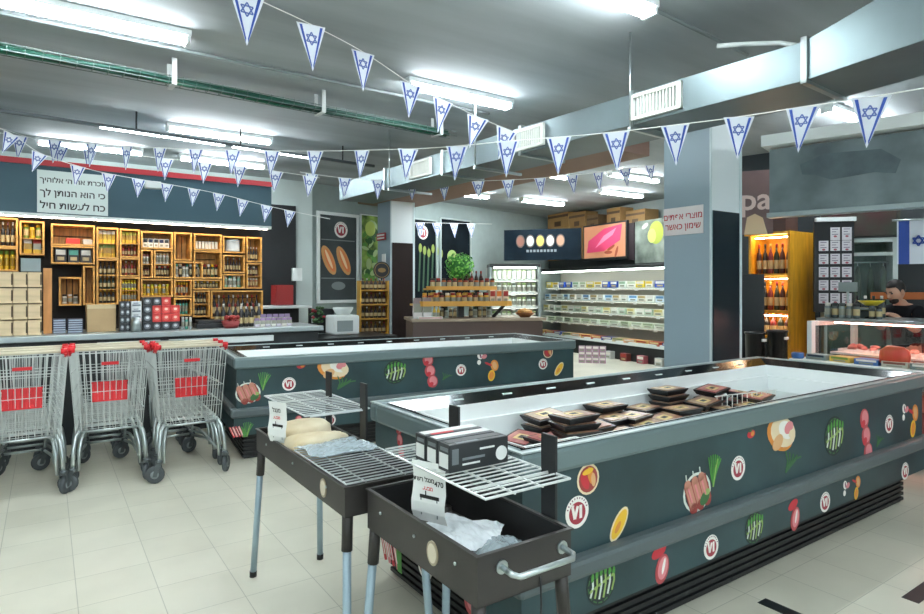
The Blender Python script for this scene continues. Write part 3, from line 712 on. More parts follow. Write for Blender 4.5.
# ================================================================ charcoal grills
M_grill = mat('grill_paint', '#3d3a38', .42, .35, var=.12); M_grillin = mat('grill_inside', '#141414', .6)
M_leg = mat('grill_leg', '#9fb4bf', .4, .3)
def grill(label, u0, u1, v0, v1, zr, zb, loc_badge, posts, rack, handle, legs_dv, grate=None):
    cu, cv = (u0+u1)/2, (v0+v1)/2; a, b2 = (u1-u0)/2, (v1-v0)/2
    t = thing('charcoal_grill', label, 'grill', W(cu, cv), YU)
    tb = MB().ring(-a, a, -b2, b2, .004, zb, zr, 0).box(-a, a, -b2, b2, zb, zb+.004, 0)
    tb.ring(-a-.006, a+.006, -b2-.006, b2+.006, .014, zr-.004, zr+.002, 0)
    tb.ring(-a+.0045, a-.0045, -b2+.0045, b2-.0045, .002, zb+.005, zr-.006, 1)
    for y in (-b2*.55, b2*.55, 0): 
        tb.lathe([(.006, 0), (.006, .004), (.003, .006)], 8, mats=2, M=Matrix.Translation((-a, y*1.25, zb + .6*(zr-zb))) @ Matrix.Rotation(-PI/2, 4, 'Y'))
    tb.build('tray', [M_grill, M_grillin, M_steel], t)
    bp = MB().prism(ell(.032, .038, 24), 0, .004, 0, Matrix(((0,0,-1,-a),(1,0,0,loc_badge),(0,1,0,(zr+zb)/2),(0,0,0,1))))
    bp.prism(ell(.024, .03, 24), .004, .005, 1, Matrix(((0,0,-1,-a),(1,0,0,loc_badge),(0,1,0,(zr+zb)/2),(0,0,0,1))))
    bp.build('emblem', [mat('emblem_rim', '#a89b84', .4, .3), mat('emblem_cream', '#d3c9b4', .5)], t)
    for sx in (-1, 1):
        for sy in (-1, 1):
            x, y = sx*(a-.022), sy*(b2-.024)
            vs_ = sy*.06
            lg = MB().tube([(x, y, zb+.02), (x + sx*.007, y + vs_*.15, zb-.13)], .0215, 10).build('leg_socket', M_grill, t)
            MB().tube([(x + sx*.005, y + vs_*.1, zb-.07), (x + sx*legs_dv, y + vs_, .004)], .0165, 10).tube([(x + sx*legs_dv, y + vs_*.97, .03), (x + sx*legs_dv, y + vs_, 0)], .019, 10, 1).build('leg', [M_leg, M_black], t)
    for y, zt in posts:
        po = MB().box(a+.004, a+.016, y-.034, y+.034, zb+.03, zt)
        po.build('post', M_black, t, .002)
    (ru0, ru1, rv0, rv1, rz, n) = rack
    rk = MB(); x0, x1, y0, y1 = ru0-cu, ru1-cu, rv0-cv, rv1-cv
    rk.tube([(x0, y0, rz), (x1, y0, rz), (x1, y1, rz), (x0, y1, rz)], .0045, 6, closed=True, smooth=False)
    for k in range(1, n): y = y0 + (y1-y0)*k/n; rk.tube([(x0, y, rz), (x1, y, rz)], .003, 4)
    for f in (.33, .66): x = x0 + (x1-x0)*f; rk.tube([(x, y0, rz-.005), (x, y1, rz-.005)], .004, 4)
    for y, zt in posts: rk.tube([(a+.01, y, rz-.004), (x0+.02, y, rz-.004)], .004, 4)
    rk.build('warming_rack', M_chrome, t)
    if grate:
        g = MB(); gy0, gy1 = grate[0]-cv, grate[1]-cv; m = grate[2]
        g.tube([(-a+.01, gy0, zr+.008), (a-.01, gy0, zr+.008), (a-.01, gy1, zr+.008), (-a+.01, gy1, zr+.008)], .004, 6, closed=True, smooth=False)
        for k in range(1, m): y = gy0 + (gy1-gy0)*k/m; g.tube([(-a+.01, y, zr+.008), (a-.01, y, zr+.008)], .003, 4)
        for f in (-.3, .3): g.tube([(f*2*a*.8, gy0, zr+.002), (f*2*a*.8, gy1, zr+.002)], .003, 4)
        g.build('cooking_grate', M_chrome, t)
    if handle:
        hh = MB(); y = -b2; z = (zr+zb)/2 + .025
        hh.tube([(-a+.085, y, z), (-a+.085, y-.05, z-.004), (-a+.1, y-.065, z-.008), (a-.055, y-.065, z-.008), (a-.04, y-.05, z-.004), (a-.04, y, z)], .009, 10)
        for x in (-a+.085, a-.04): hh.lathe([(.02, 0), (.02, .006)], 12, M=Matrix.Translation((x, y, z)) @ Matrix.Rotation(PI/2, 4, 'X'))
        hh.build('handle', M_steel, t)
        MB().tube([(.05, -b2-.004, zb+.03), (.05, -b2-.008, zb-.05), (.052, -b2-.004, zb-.08)], .003, 5).build('vent_pull', M_black, t)
    return t
g1 = grill('longer dark charcoal grill holding cream paper bags, farther of the two', .925, 1.285, 2.13, 3.29, .80, .685, -.37, ((2.75-2.71, 1.08), (3.2-2.71, 1.085)), (1.0, 1.33, 2.76, 3.40, .95, 15), False, .03, (2.14, 2.72, 16))
g2 = grill('nearer charcoal grill with steel end handle and three boxes on its rack', .99, 1.35, 1.37, 2.07, .80, .655, -.115, ((1.48-1.72, 1.07), (2.04-1.72, 1.075)), (1.03, 1.36, 1.385, 1.99, .95, 19), True, .03)

# boxes on the near rack
M_bx = mat('black_carton', '#24282b', .4); M_bxw = mat('carton_white', '#e1e3e0', .5); M_bxg = mat('carton_grey', '#6c7376', .5)
def carton(label, v, rd):
    t = thing('boxed_appliance', label, 'box', W(1.183, v, .956), YU, 'small black boxes on the grill rack')
    MB().box(-.12, .12, -.034, .034, 0, .09).build('carton', M_bx, t, .003)
    p = MB()
    p.box(-.1212, -.12, -.026, .026, .012, .058, 0).box(-.1212, -.12, -.026, .02, .066, .078, 1)      # end label
    p.box(-.07, .02, -.0352, -.034, .034, .042, 1).box(-.07, -.0, -.0352, -.034, .018, .024, 0).box(-.11, -.085, -.0352, -.034, .025, .075, 1).box(.0, .06, -.0352, -.034, .06, .066, 0)
    p.prism(ell(.024, .024, 20, .09, .036), 0, .0012, 0, Matrix(((1,0,0,0),(0,0,-1,-.034),(0,1,0,0),(0,0,0,1))))
    p.box(-.11, .115, -.012, .026, .09, .0912, 0 if rd != 2 else 2); p.box(-.09, -.0, -.03, -.014, .09, .0912, 3 if rd == 0 else 1)
    p.build('printed_labels', [M_bxw, M_bxg, M_bx, M_red], t)
carton('black box with white end label on the grill rack, front of three', 1.657, 2)
carton('black box with broad white top stripe on the grill rack, middle of three', 1.732, 1)
carton('black box with red and white top on the grill rack, rearmost of three', 1.807, 0)

# price papers
def paper(label, name, w, h, loc, yaw, tilt, txt):
    t = thing(name, label, 'price sign', loc, yaw)
    sheet = MB()
    n = 6
    vs = []; 
    for i in range(n+1):
        z = -h*i/n; y = .012*math.sin(i*1.1)*(i/n)
        vs += [(-w/2 + .003*math.sin(i), y, z), (w/2 + .002*math.cos(i*2), y, z)]
    fs = [(2*i, 2*i+2, 2*i+3, 2*i+1) for i in range(n)]
    sheet.add(vs, fs); so = sheet.build('sheet', M_whitep, t)
    sm = so.modifiers.new('thick', 'SOLIDIFY'); sm.thickness = .0008
    so.rotation_euler = (tilt, 0, 0)
    tx = MB()
    for s, x, z, sz, m in txt: add_text(tx, heb(s) if any(ord(c) > 1000 for c in s) else s, sz, upright(x, -.006, z), m, .0006)
    tx.box(-.03*w/.12, .04*w/.12, -.0065, -.006, -h*.60, -h*.54, 0); tx.box(-.028*w/.12, -.024*w/.12, -.0065, -.006, -h*.88, -h*.60, 2); tx.box(.03*w/.12, .034*w/.12, -.0065, -.006, -h*.9, -h*.60, 2); tx.box(-.01*w/.12, -.006*w/.12, -.0065, -.006, -h*.54, -h*.47, 0)
    to = tx.build('printing', [M_black, M_red, M_bxg], t); to.rotation_euler = (tilt, 0, 0)
p = at_d(428, 462, 2.02)
paper('white price paper with a grill drawing hanging on the nearer grill', 'price_paper', .135, .205, p, math.radians(-33), .05, [('מנגל רשת', -.015, -.06, .021, 0), ('470', .046, -.068, .024, 0), ('מבצע', 0, -.088, .018, 1)])
p = at_d(277, 402, 2.95)
paper('white price paper hanging on the farther grill over the bags', 'price_paper', .12, .20, p, math.radians(-30), .05, [('מנגל', 0, -.04, .03, 0), ('מבצע', 0, -.075, .02, 1)])

# things lying in the grills
M_bag = mat('cream_paper_bag', '#d9c49a', .75, col2='#e8dcc0', var=.1, vscale=5, bump=.3); M_plas = mat('white_plastic_bag', '#e4ebee', .35, bump=.6, vscale=9)
M_film3 = mat('clear_film', '#9db4bd', .2, bump=.8, vscale=14)
def bag(name, label, cat, c, d, yaw, m, seed, tilt=0.0):
    rr = random.Random(seed); mb = MB(); nu, nv = 18, 10
    mb.ball((0, 0, 0), (1, 1, 1), nu, nv)
    for i, v in enumerate(mb.v):
        e = .45
        f = lambda q: math.copysign(abs(q)**e, q)
        wv = 1 + .07*math.sin(5*v.x + seed) + .06*math.sin(7*v.y + 2*seed) + rr.uniform(-.025, .025)
        mb.v[i] = Vector((f(v.x)*d[0]/2*wv, f(v.y)*d[1]/2*wv, f(v.z)*d[2]/2*(1 + .1*math.sin(4*v.x + v.y*3 + seed))))
    o = mb.build(name, m); o.location = c; o.rotation_euler = (tilt, 0, yaw)
    return tag(o, label, cat)
bag('paper_bag', 'cream paper bag lying at the far end of the longer grill', 'bag', W(1.09, 3.08, .79), (.30, .24, .13), YU + .35, M_bag, 1, -.1)
bag('paper_bag', 'cream paper bag with red print beside the clear film in the longer grill', 'bag', W(1.08, 2.83, .785), (.29, .2, .12), YU + .2, M_bag, 2, -.1)
def crumple(name, label, cat, c, w, d, h, yaw, m, seed, folds=5):
    rr = random.Random(seed); nx, ny = 22, 18; mb = MB(); vs = []
    P = [(rr.uniform(-1, 1), rr.uniform(-1, 1), rr.uniform(1.5, 4.5), rr.uniform(0, 6)) for _ in range(folds)]
    for j in range(ny+1):
        for i in range(nx+1):
            x, y = i/nx*2-1, j/ny*2-1
            z = sum(abs(math.sin(f*(a*x + b2*y) + p)) for a, b2, f, p in P)/folds
            e = max(0, 1 - max(abs(x), abs(y))**4)
            vs.append((x*w/2*(1 + .08*math.sin(4*y + seed)), y*d/2*(1 + .1*math.sin(3*x + seed*2)), h*(.15 + z*.85*(.35 + .65*e)) + rr.uniform(-.003, .003)))
    fs = [(j*(nx+1)+i, j*(nx+1)+i+1, (j+1)*(nx+1)+i+1, (j+1)*(nx+1)+i) for j in range(ny) for i in range(nx)]
    mb.add(vs, fs, 0)
    o = mb.build(name, m); sm = o.modifiers.new('thick', 'SOLIDIFY'); sm.thickness = .0025
    o.location = c; o.rotation_euler = (0, 0, yaw)
    return tag(o, label, cat)
M_wrap = mat('clear_wrap', '#c3d4da', .18, bump=.5, vscale=20)
_n = M_wrap.node_tree; _t = _n.nodes.new('ShaderNodeBsdfTransparent'); _x = _n.nodes.new('ShaderNodeMixShader'); _x.inputs[0].default_value = .5
_n.links.new(_n.nodes['Principled BSDF'].outputs[0], _x.inputs[1]); _n.links.new(_t.outputs[0], _x.inputs[2]); _n.links.new(_x.outputs[0], _n.nodes['Material Output'].inputs[0])
crumple('film_pack', 'crumpled clear plastic sheet on the grate of the longer grill', 'plastic sheet', W(1.10, 2.61, .815), .30, .24, .03, YU + .1, M_wrap, 3)
crumple('plastic_bag', 'crumpled white plastic bag lying in the tray of the nearer grill', 'bag', W(1.16, 1.71, .70), .23, .26, .06, YU + .5, M_plas, 4, 4)
crumple('film_pack', 'clear plastic wrap beside the white bag in the nearer grill', 'plastic sheet', W(1.17, 1.50, .69), .26, .2, .06, YU + .2, M_wrap, 6)
# ================================================================ goods on shelves: small lathe / box meshes, shared by copies
GM = {}
def gcol(k): return mat('goods_' + k.strip('#'), k, .4)
def goods_mesh(kind, c1, c2, w, h):
    key = (kind, c1, c2, round(w, 3), round(h, 3))
    if key in GM: return GM[key]
    mb = MB(); r = w/2
    if kind == 'jar':
        mb.lathe([(r*.9, 0), (r, .06*h), (r, .2*h), (r, .62*h), (r, .72*h), (r*.8, .8*h)], 10, mats=[0, 0, 2, 0, 0])
        mb.lathe([(r*.86, .8*h), (r*.86, .97*h), (r*.8, h)], 10, mats=1)
    elif kind == 'bottle':
        mb.lathe([(r*.92, 0), (r, .03*h), (r, .16*h), (r, .45*h), (r, .55*h), (r*.75, .66*h), (r*.36, .75*h), (r*.34, .86*h)], 10, mats=[0, 0, 2, 0, 0, 0, 0])
        mb.lathe([(r*.4, .86*h), (r*.4, .985*h), (r*.34, h)], 10, mats=1)
    elif kind == 'tin':
        mb.lathe([(r, 0), (r, .05*h), (r*.97, .07*h), (r*.97, .93*h), (r, .95*h), (r, h), (r*.9, h)], 12, mats=[1, 1, 0, 1, 1, 1])
    elif kind == 'bag':
        a, d = w/2, w*.28
        vs = [(-a*.9, -d, 0), (a*.9, -d, 0), (a*.9, d, 0), (-a*.9, d, 0), (-a, -d*1.25, .3*h), (a, -d*1.25, .3*h), (a, d*1.25, .3*h), (-a, d*1.25, .3*h), (-a*.95, -d*.9, .72*h), (a*.95, -d*.9, .72*h), (a*.95, d*.9, .72*h), (-a*.95, d*.9, .72*h), (-a*.95, -.004, h), (a*.95, -.004, h), (a*.95, .004, h), (-a*.95, .004, h)]
        fs = [(3, 2, 1, 0), (12, 13, 14, 15)]; mm = [0, 1]
        for o, m in ((0, 0), (4, 2), (8, 1)):
            for k in range(4): l = (k+1) % 4; fs.append((o+k, o+l, o+4+l, o+4+k)); mm.append(m if k in (0,) or m != 2 else 0)
        for q, m in zip(fs, mm): pass
        o = len(mb.v); mb.v += [Vector(v) for v in vs]
        for q, m in zip(fs, mm): mb.f.append([o+i for i in q]); mb.m.append(m); mb.sm.append(False)
    else:   # carton
        mb.box(-w/2, w/2, -w*.35, w*.35, 0, h, 0); mb.box(-w*.42, w*.42, -w*.35-.0012, -w*.35, .55*h, .92*h, 1); mb.box(-w*.3, w*.3, -w*.35-.0012, -w*.35, .15*h, .4*h, 2)
    lab = {'#d9b22c': '#a8851c', '#dcc038': '#b5951c'}.get(c1, '#b5a276' if sum(lin(c1)[:3]) < .5 else '#8d8f80')
    GM[key] = mb.mesh(kind, [gcol(c1), gcol(c2), gcol(lab)])
    return GM[key]
NOUN = {'jar': ('jar', 'jar'), 'bottle': ('bottle', 'bottle'), 'tin': ('tin', 'tin'), 'bag': ('food_bag', 'bag'), 'pack': ('carton_pack', 'box')}
def put_row(kind, cols, n, x0, x1, y, z, h, place, adj, group, loc, yaw, w=None, rnd=0.0, skip=()):
    """a row of n goods between x0 and x1 (local to a frame at loc, yaw)"""
    pitch = (x1-x0)/n; w = min(w or pitch*.88, pitch*.96)
    Mx = Matrix.Translation(loc) @ Matrix.Rotation(yaw, 4, 'Z')
    nm, cat = NOUN[kind]
    for i in range(n):
        if i in skip: continue
        c1, c2 = cols[i % len(cols)]
        hh = h*(1 - .0)
        o = bpy.data.objects.new(nm, goods_mesh(kind, c1, c2, w, hh)); C.objects.link(o)
        o.location = Mx @ Vector((x0 + pitch*(i+.5), y + R.uniform(-.006, .006), z)); o.rotation_euler = (0, 0, yaw + R.uniform(-.15, .15)*(kind in ('pack', 'bag')))
        a = adj if isinstance(adj, str) else adj[i % len(adj)]
        tag(o, '%s %s, %s from left, %s' % (a, nm.replace('_', ' '), ORD[i] if n > 1 else 'only one', place), cat, group)

# ================================================================ crate shelf on the left (local x = u, y = v)
VS = 7.98; OSH = W(0, VS); 
def sx(px, py): return hit(px, py, OSH, YU, 0)
Y_, G_, B_, RD, WH, DK, OR, PK = '#d9b22c', '#6f8a2c', '#2a1c14', '#9c2b22', '#d9d6cc', '#1c1a1a', '#c46a22', '#a86a6a'
dkred = '#5a1f1c'; navy = '#1d2a4a'; teal = '#4a9a88'
CR = [ # px0, py0, px1, py1, name, rows [(kind, cols, adj, n, height share)], bottom up, vertical slats?, inner divider
 (-24, 217, 18, 247, 'upper crate at the picture edge', [('bottle', [(DK, WH), (B_, PK)], ['black', 'brown'], 7, .8)], 0),
 (-24, 247, 18, 271, 'lower crate at the picture edge', [('jar', [(Y_, G_)], 'yellow', 6, .8)], 0),
 (19.5, 221, 44.5, 255, 'crate left of the dark gap', [('bag', [(Y_, WH), ('#c8a93a', RD)], 'yellow', 2, .42), ('jar', [(G_, Y_), (Y_, B_)], ['green', 'yellow'], 3, .40)], 1),
 (51, 224.5, 95, 245.5, 'crate with the red box', [], 1),
 (51, 246, 95, 264, 'crate under the red box', [('pack', [(B_, WH), (DK, teal), (B_, WH)], 'dark upright', 3, .8)], 1),
 (59, 277, 81.5, 305.6, 'small crate low down left', [('jar', [(WH, B_), ('#b5905a', WH)], ['white', 'tan'], 3, .3)], 2),
 (83, 266, 95, 305, 'narrow tall crate', [], 2),
 (96.5, 227.5, 118.6, 258.5, 'crate of yellow bags', [('bag', [(Y_, G_)], 'yellow', 4, .44), ('bag', [('#dcc038', '#e6dfc8')], 'pale yellow', 4, .40)], 1),
 (96.5, 259, 118.6, 304.6, 'crate of dark bottles', [('bottle', [(DK, Y_)], 'dark', 4, .29), ('bottle', [('#182a1c', WH)], 'dark green', 4, .31), ('bottle', [(B_, DK)], 'brown', 4, .30)], 1),
 (119.7, 229, 140, 257.5, 'crate of yellow and red jars', [('bottle', [(RD, DK), (dkred, WH)], ['red', 'dark red'], 5, .45), ('bag', [(Y_, '#c8c23a')], 'yellow', 4, .38)], 1),
 (119.7, 258, 140, 276.5, 'crate of red bottles', [('bottle', [(dkred, RD), (RD, WH)], ['dark red', 'red'], 5, .85)], 1),
 (119.7, 277, 140, 303, 'crate of yellow bottles', [('jar', [('#b8892c', Y_)], 'golden', 5, .36), ('jar', [('#d2c02a', Y_)], 'lemon yellow', 5, .36)], 1),
 (141, 231.5, 173, 249, 'crate of white boxes', [('pack', [(WH, DK), (WH, navy)], 'white', 5, .5)], 1),
 (141, 249.5, 153, 278, 'narrow crate of small jars', [('jar', [(dkred, DK)], 'dark red', 3, .3), ('jar', [(WH, PK)], 'white', 2, .3)], 1),
 (154, 250, 173, 278, 'crate of pale jars', [('jar', [(B_, RD), (DK, WH)], ['brown', 'black'], 5, .34), ('jar', [(WH, '#c9b48a')], 'white', 4, .36)], 1),
 (141, 279, 173, 297, 'crate of golden jars', [('jar', [(Y_, '#c8c23a'), ('#d9a52c', WH)], ['yellow', 'golden'], 7, .6)], 1),
 (174, 232.5, 192, 260.5, 'empty slatted crate', [], 2),
 (174, 261.5, 203, 278.5, 'crate of white and dark jars', [('jar', [(WH, teal), (DK, WH), (WH, dkred)], ['white', 'dark', 'white'], 7, .78)], 1),
 (174, 279.5, 192, 297, 'crate of orange jars', [('jar', [(OR, Y_), (dkred, Y_)], ['orange', 'red'], 5, .8)], 1),
 (174, 298, 192, 316, 'crate of green jars', [('jar', [(teal, DK)], 'green', 4, .75)], 1),
 (194, 234, 222, 250.5, 'crate of white tins', [('tin', [(WH, B_)], 'white', 7, .5)], 1),
 (194, 251, 222, 278.5, 'crate with the navy box', [('jar', [(B_, WH), ('#30492c', Y_), (DK, RD)], ['brown', 'green', 'black'], 6, .42)], 1),
 (193, 279.5, 222, 289.5, 'low crate of dark jars', [('jar', [(DK, WH), ('#5b5b33', Y_)], ['dark', 'olive'], 8, .78)], 1),
 (193, 290.5, 210, 317, 'slatted crate of black bottles', [('bottle', [(DK, '#c9a04a')], 'black', 4, .45), ('bottle', [(DK, WH)], 'black capped', 4, .4)], 2),
 (223, 236.5, 245, 253, 'crate with the silver tin', [('tin', [('#a9b0b4', '#7a858c')], 'silver', 1, .7)], 2),
 (223, 255, 245, 273, 'crate of slim bottles', [('bottle', [('#3a1c14', RD), (B_, WH)], ['dark', 'brown'], 6, .8)], 1),
 (223, 274, 245, 288.6, 'crate of green and white tubs', [('jar', [('#7fb59a', WH), (WH, teal), ('#c9d4cc', WH)], ['green', 'white', 'pale'], 4, .9)], 1),
 (246.5, 237, 262, 262, 'crate of bottles at the right end', [('bottle', [(DK, WH), (B_, WH)], ['black', 'brown'], 4, .5)], 2),
 (246.5, 263, 262, 288.6, 'last crate down the right end', [('jar', [('#8a5a3a', WH)], 'tan', 4, .32), ('jar', [(DK, WH), (dkred, DK)], ['black', 'red'], 4, .34)], 1),
 (211, 290.5, 263, 318, 'wide bottom crate at the right end', [('bottle', [(DK, navy), ('#4a3a2c', WH), (B_, RD)], ['black', 'brown', 'dark'], 10, .7)], 1)]
for (a, b1, c, d, nm, rows_, slat) in CR:
    x0, zt = sx(a, b1); x1, zb = sx(c, d)
    xm0, zt2 = sx((a+c)/2, b1); _, zb2 = sx((a+c)/2, d)
    zt, zb = zt2, zb2
    w = x1-x0; dp = .28
    t = thing('wooden_crate', 'honey coloured wooden crate fixed in the shelf wall, ' + nm, 'crate', OSH, YU, 'wooden crates of the shelf wall')
    th = .018
    MB().box(x0, x1, 0, dp, zb, zb+th).build('bottom_board', M_wood, t)
    MB().box(x0, x1, 0, dp, zt-th, zt).build('top_board', M_wood, t)
    for s in (x0, x1-th): MB().box(s, s+th, 0, dp, zb+th, zt-th).build('side_board', M_wood, t)
    bk = MB()
    if slat == 2:
        n = max(3, int(w/.075))
        for k in range(n): bk.box(x0+th + (w-2*th)*(k+.08)/n, x0+th + (w-2*th)*(k+.92)/n, dp-.012, dp, zb+th, zt-th)
    else:
        n = max(2, int((zt-zb)/.085))
        for k in range(n): bk.box(x0+th, x1-th, dp-.012, dp, zb+th + (zt-zb-2*th)*(k+.06)/n, zb+th + (zt-zb-2*th)*(k+.94)/n)
    bk.build('back_slats', M_wood2, t)
    z = zb + th + .001; H = zt - zb - 2*th
    for ri, (kind, cols_, adj, n, hs) in enumerate(rows_):
        if ri > 0:   # inner board
            MB().box(x0+th, x1-th, .02, dp-.012, z-.011, z-.001).build('inner_board', M_wood, t)
        rn = '' if len(rows_) == 1 else [' bottom row', ' top row' if len(rows_) == 2 else ' middle row', ' top row'][ri]
        hs = min(.93/len(rows_), hs*1.25)
        put_row(kind, cols_, n, x0+th+.008, x1-th-.008, .10, z, H*hs, nm + rn, adj, nm, OSH, YU)
        z += H*(1/len(rows_)) if len(rows_) > 1 else 0
x0, z0 = sx(66, 244.4); x1, z1 = sx(80, 237)
tag(MB().box(0, x1-x0, 0, .16, 0, .10).build('red_box', mat('goods_redbox', '#d22f22', .4), None, .004, Matrix.Rotation(YU, 4, 'Z') @ Vector((x0, .06, 0)) + OSH + Vector((0, 0, z0-.028)), YU), 'bright red box standing in an upper left crate of the shelf', 'box')
x0, z0 = sx(83, 244.4); x1, z1 = sx(93, 237)
tag(MB().box(0, x1-x0, 0, .16, 0, .09).build('clear_tub', mat('goods_tub', '#b9b5ac', .3), None, .01, Matrix.Rotation(YU, 4, 'Z') @ Vector((x0, .06, 0)) + OSH + Vector((0, 0, z0-.028)), YU), 'pale plastic tub beside the red box in the shelf crate', 'tub')

# long counter below the shelf
VC = 7.08; OCN = W(0, VC)
cn = thing('service_counter', 'long dark counter with pale steel top below the crate shelf', 'counter', OCN, YU)
MB().box(-3.4, 2.75, .06, .8, 0, 1.03).build('counter_body', mat('counter_dark', '#23282a', .5), cn)
MB().box(-3.45, 2.8, 0, .84, 1.03, 1.09).build('worktop', mat('steel_top', '#a9b4b5', .3, .6), cn, .008)
for a, b2 in ((-3.0, -1.35), (.42, 1.0), (1.08, 2.2)): MB().box(a, b2, .035, .06, .93, 1.0).build('drawer_front', M_white, cn, .006)
MB().tube([(-3.4, -.12, .98), (1.2, -.12, .98)], .025, 10).tube([(-3.4, -.12, .98), (-3.4, .05, .98)], .015).tube([(1.2, -.12, .98), (1.2, .05, .98)], .015).tube([(-1.2, -.12, .98), (-1.2, .05, .98)], .015).build('bumper_rail', M_steel, cn)
MB().lathe([(.05, 1.09), (.05, 1.2), (.035, 1.24)], 14, (.78, .12, 0)).build('counter_post', M_steel, cn)
def cx_(px, py, dy=.3): return hit(px, py, OCN, YU, dy)
def on_counter(x, dy, z=1.091): return OCN + Matrix.Rotation(YU, 3, 'Z') @ Vector((x, dy, z))
# stack of pale wooden boxes
xL, _ = cx_(-16, 330); xR, _ = cx_(42, 330); _, zT = cx_(20, 271)
pc = (xR - xL)/4; hc = (zT - 1.095)/4
for c_ in range(4):
    for r_ in range(4):
        t = thing('wooden_box', 'pale wooden box on the counter, %s column, %s' % (['leftmost', 'second', 'third', 'right'][c_], ['bottom row', 'second row up', 'third row up', 'top row'][r_]), 'box', on_counter(xL + pc*(c_+.5), .32, 1.091 + r_*hc), YU, 'stacked pale wooden boxes')
        w = pc*.96; h = hc - .006
        MB().box(-w/2, w/2, -.16, .16, .0, h*.97).build('box_body', M_pale, t, .003)
        m = MB()
        m.box(w/2-.012, w/2, -.1615, -.16, h*.15, h*.85, 0)
        m.box(-w/2, w/2-.012, -.161, -.16, h*.0, h*.02, 1)
        m.build('slot', [mat('slot_dark', '#5a4a38', .8), mat('seam_tan', '#a98f68', .7)], t)
xa, _ = cx_(42, 330); xb, _ = cx_(52, 330); _, zt = cx_(46, 268)
tag(MB().box(xa + .01, xb, 0, .06, 0, zt-1.092).build('wooden_plank', mat('plank_orange', '#c48a52', .6, var=.2, vscale=3, stretch=(6, 6, 1)), None, .004, on_counter(0, .3), YU), 'upright orange-brown plank at the end of the pale wooden boxes', 'plank')
xa, za = cx_(31, 270, .36)
tag(MB().box(-.08, .08, -.08, .08, 0, .13).build('grey_box', mat('grey_card', '#8d9a9c', .7), None, .004, on_counter(xa, .36, 1.091 + 4*hc), YU), 'small grey box on top of the pale wooden boxes', 'box')
# navy booklets
for c_, (p0, p1) in enumerate(((53, 67), (68, 84))):
    xa, _ = cx_(p0, 320); xb, _ = cx_(p1, 320)
    for k in range(6):
        o = MB().box(0, xb-xa-.01, 0, .2, 0, .022, 0).box(.004, xb-xa-.014, -.001, .19, .004, .018, 1).build('booklet', [mat('navy_cover', '#26324f', .5), mat('paper_edge', '#aab4c2', .7)], None, 0, on_counter(xa, .3 + R.uniform(-.01, .01), 1.091 + k*.0235), YU)
        tag(o, 'navy booklet in the %s pile beside the cardboard box, %s from bottom' % (['left', 'right'][c_], ORD[k]), 'booklet', 'piles of navy booklets')
xa, _ = cx_(87, 320); xb, _ = cx_(116, 320); _, zt = cx_(100, 305)
cb = thing('cardboard_box', 'open-topped brown cardboard box on the counter beside navy booklets', 'box', on_counter(xa, .3), YU)
MB().box(0, xb-xa, 0, .25, 0, zt-1.09).build('carton', mat('box_tan', '#b59a72', .75, var=.06), cb, .003); MB().box(.0, xb-xa, -.004, .0, (zt-1.09)*.86, zt-1.09).box((xb-xa)*.45, (xb-xa)*.55, .0, .25, zt-1.09, zt-1.0885).build('tape', mat('tape_tan', '#c9b48c', .4), cb)
# speckled packs: columns of packs
def pack_col(p0, p1, ptop, rows_, cols_, colf, nm, adj):
    xa, _ = cx_(p0, 320); xb, _ = cx_(p1, 320); _, zt = cx_((p0+p1)/2, ptop)
    w = (xb-xa)/cols_; h = (zt-1.092)/rows_
    for c_ in range(cols_):
        for r_ in range(rows_):
            k = colf(c_, r_)
            if k is None: continue
            me = stack_pack(k, w*.96, h*.97)
            o = bpy.data.objects.new('snack_pack', me); C.objects.link(o)
            o.location = on_counter(xa + w*(c_+.5), .3, 1.092 + r_*h); o.rotation_euler = (0, 0, YU)
            tag(o, '%s pack, %s, column %s, %s row' % ({'d': 'black round-lid', 'r': 'bright red', 'w': 'white striped'}[k], nm, ORD[c_], ORD[r_]), 'pack', nm)
SPM = {}
def stack_pack(k, w, h):
    key = (k, round(w, 3), round(h, 3))
    if key not in SPM:
        m = MB().box(-w/2, w/2, -.06, .06, 0, h, 0)
        M = Matrix(((1,0,0,0),(0,0,-1,-.06),(0,1,0,h/2),(0,0,0,1)))
        if k == 'w': m.box(-w*.4, w*.4, -.0612, -.06, h*.2, h*.45, 1).box(-w*.3, w*.2, -.0612, -.06, h*.6, h*.75, 1)
        else: m.prism(ell(w*.36, h*.36, 16), 0, .0012, 1, M).prism(ell(w*.2, h*.16, 12, 0, h*.05), .0012, .002, 2, M)
        cs = {'d': ('#25282c', '#6a7076', '#c9ced0'), 'r': ('#c8322e', '#d8584e', '#efc8b8'), 'w': ('#cfd4d4', '#5a6670', '#8a9296')}[k]
        SPM[key] = m.mesh('snack_pack', [gcol(c) for c in cs])
    return SPM[key]
pack_col(119, 130, 301, 4, 2, lambda c, r: 'd', 'left speckled pile', '')
pack_col(130.5, 141, 301, 5, 1, lambda c, r: 'w', 'white column', '')
redset = {(1, 1), (1, 2), (2, 1), (2, 2), (2, 3), (3, 1), (3, 2)}
pack_col(142, 179, 297, 4, 4, lambda c, r: 'r' if (c, r) in redset else ('d' if (r < 3 or c in (0, 1)) else None), 'pile with red cross', '')
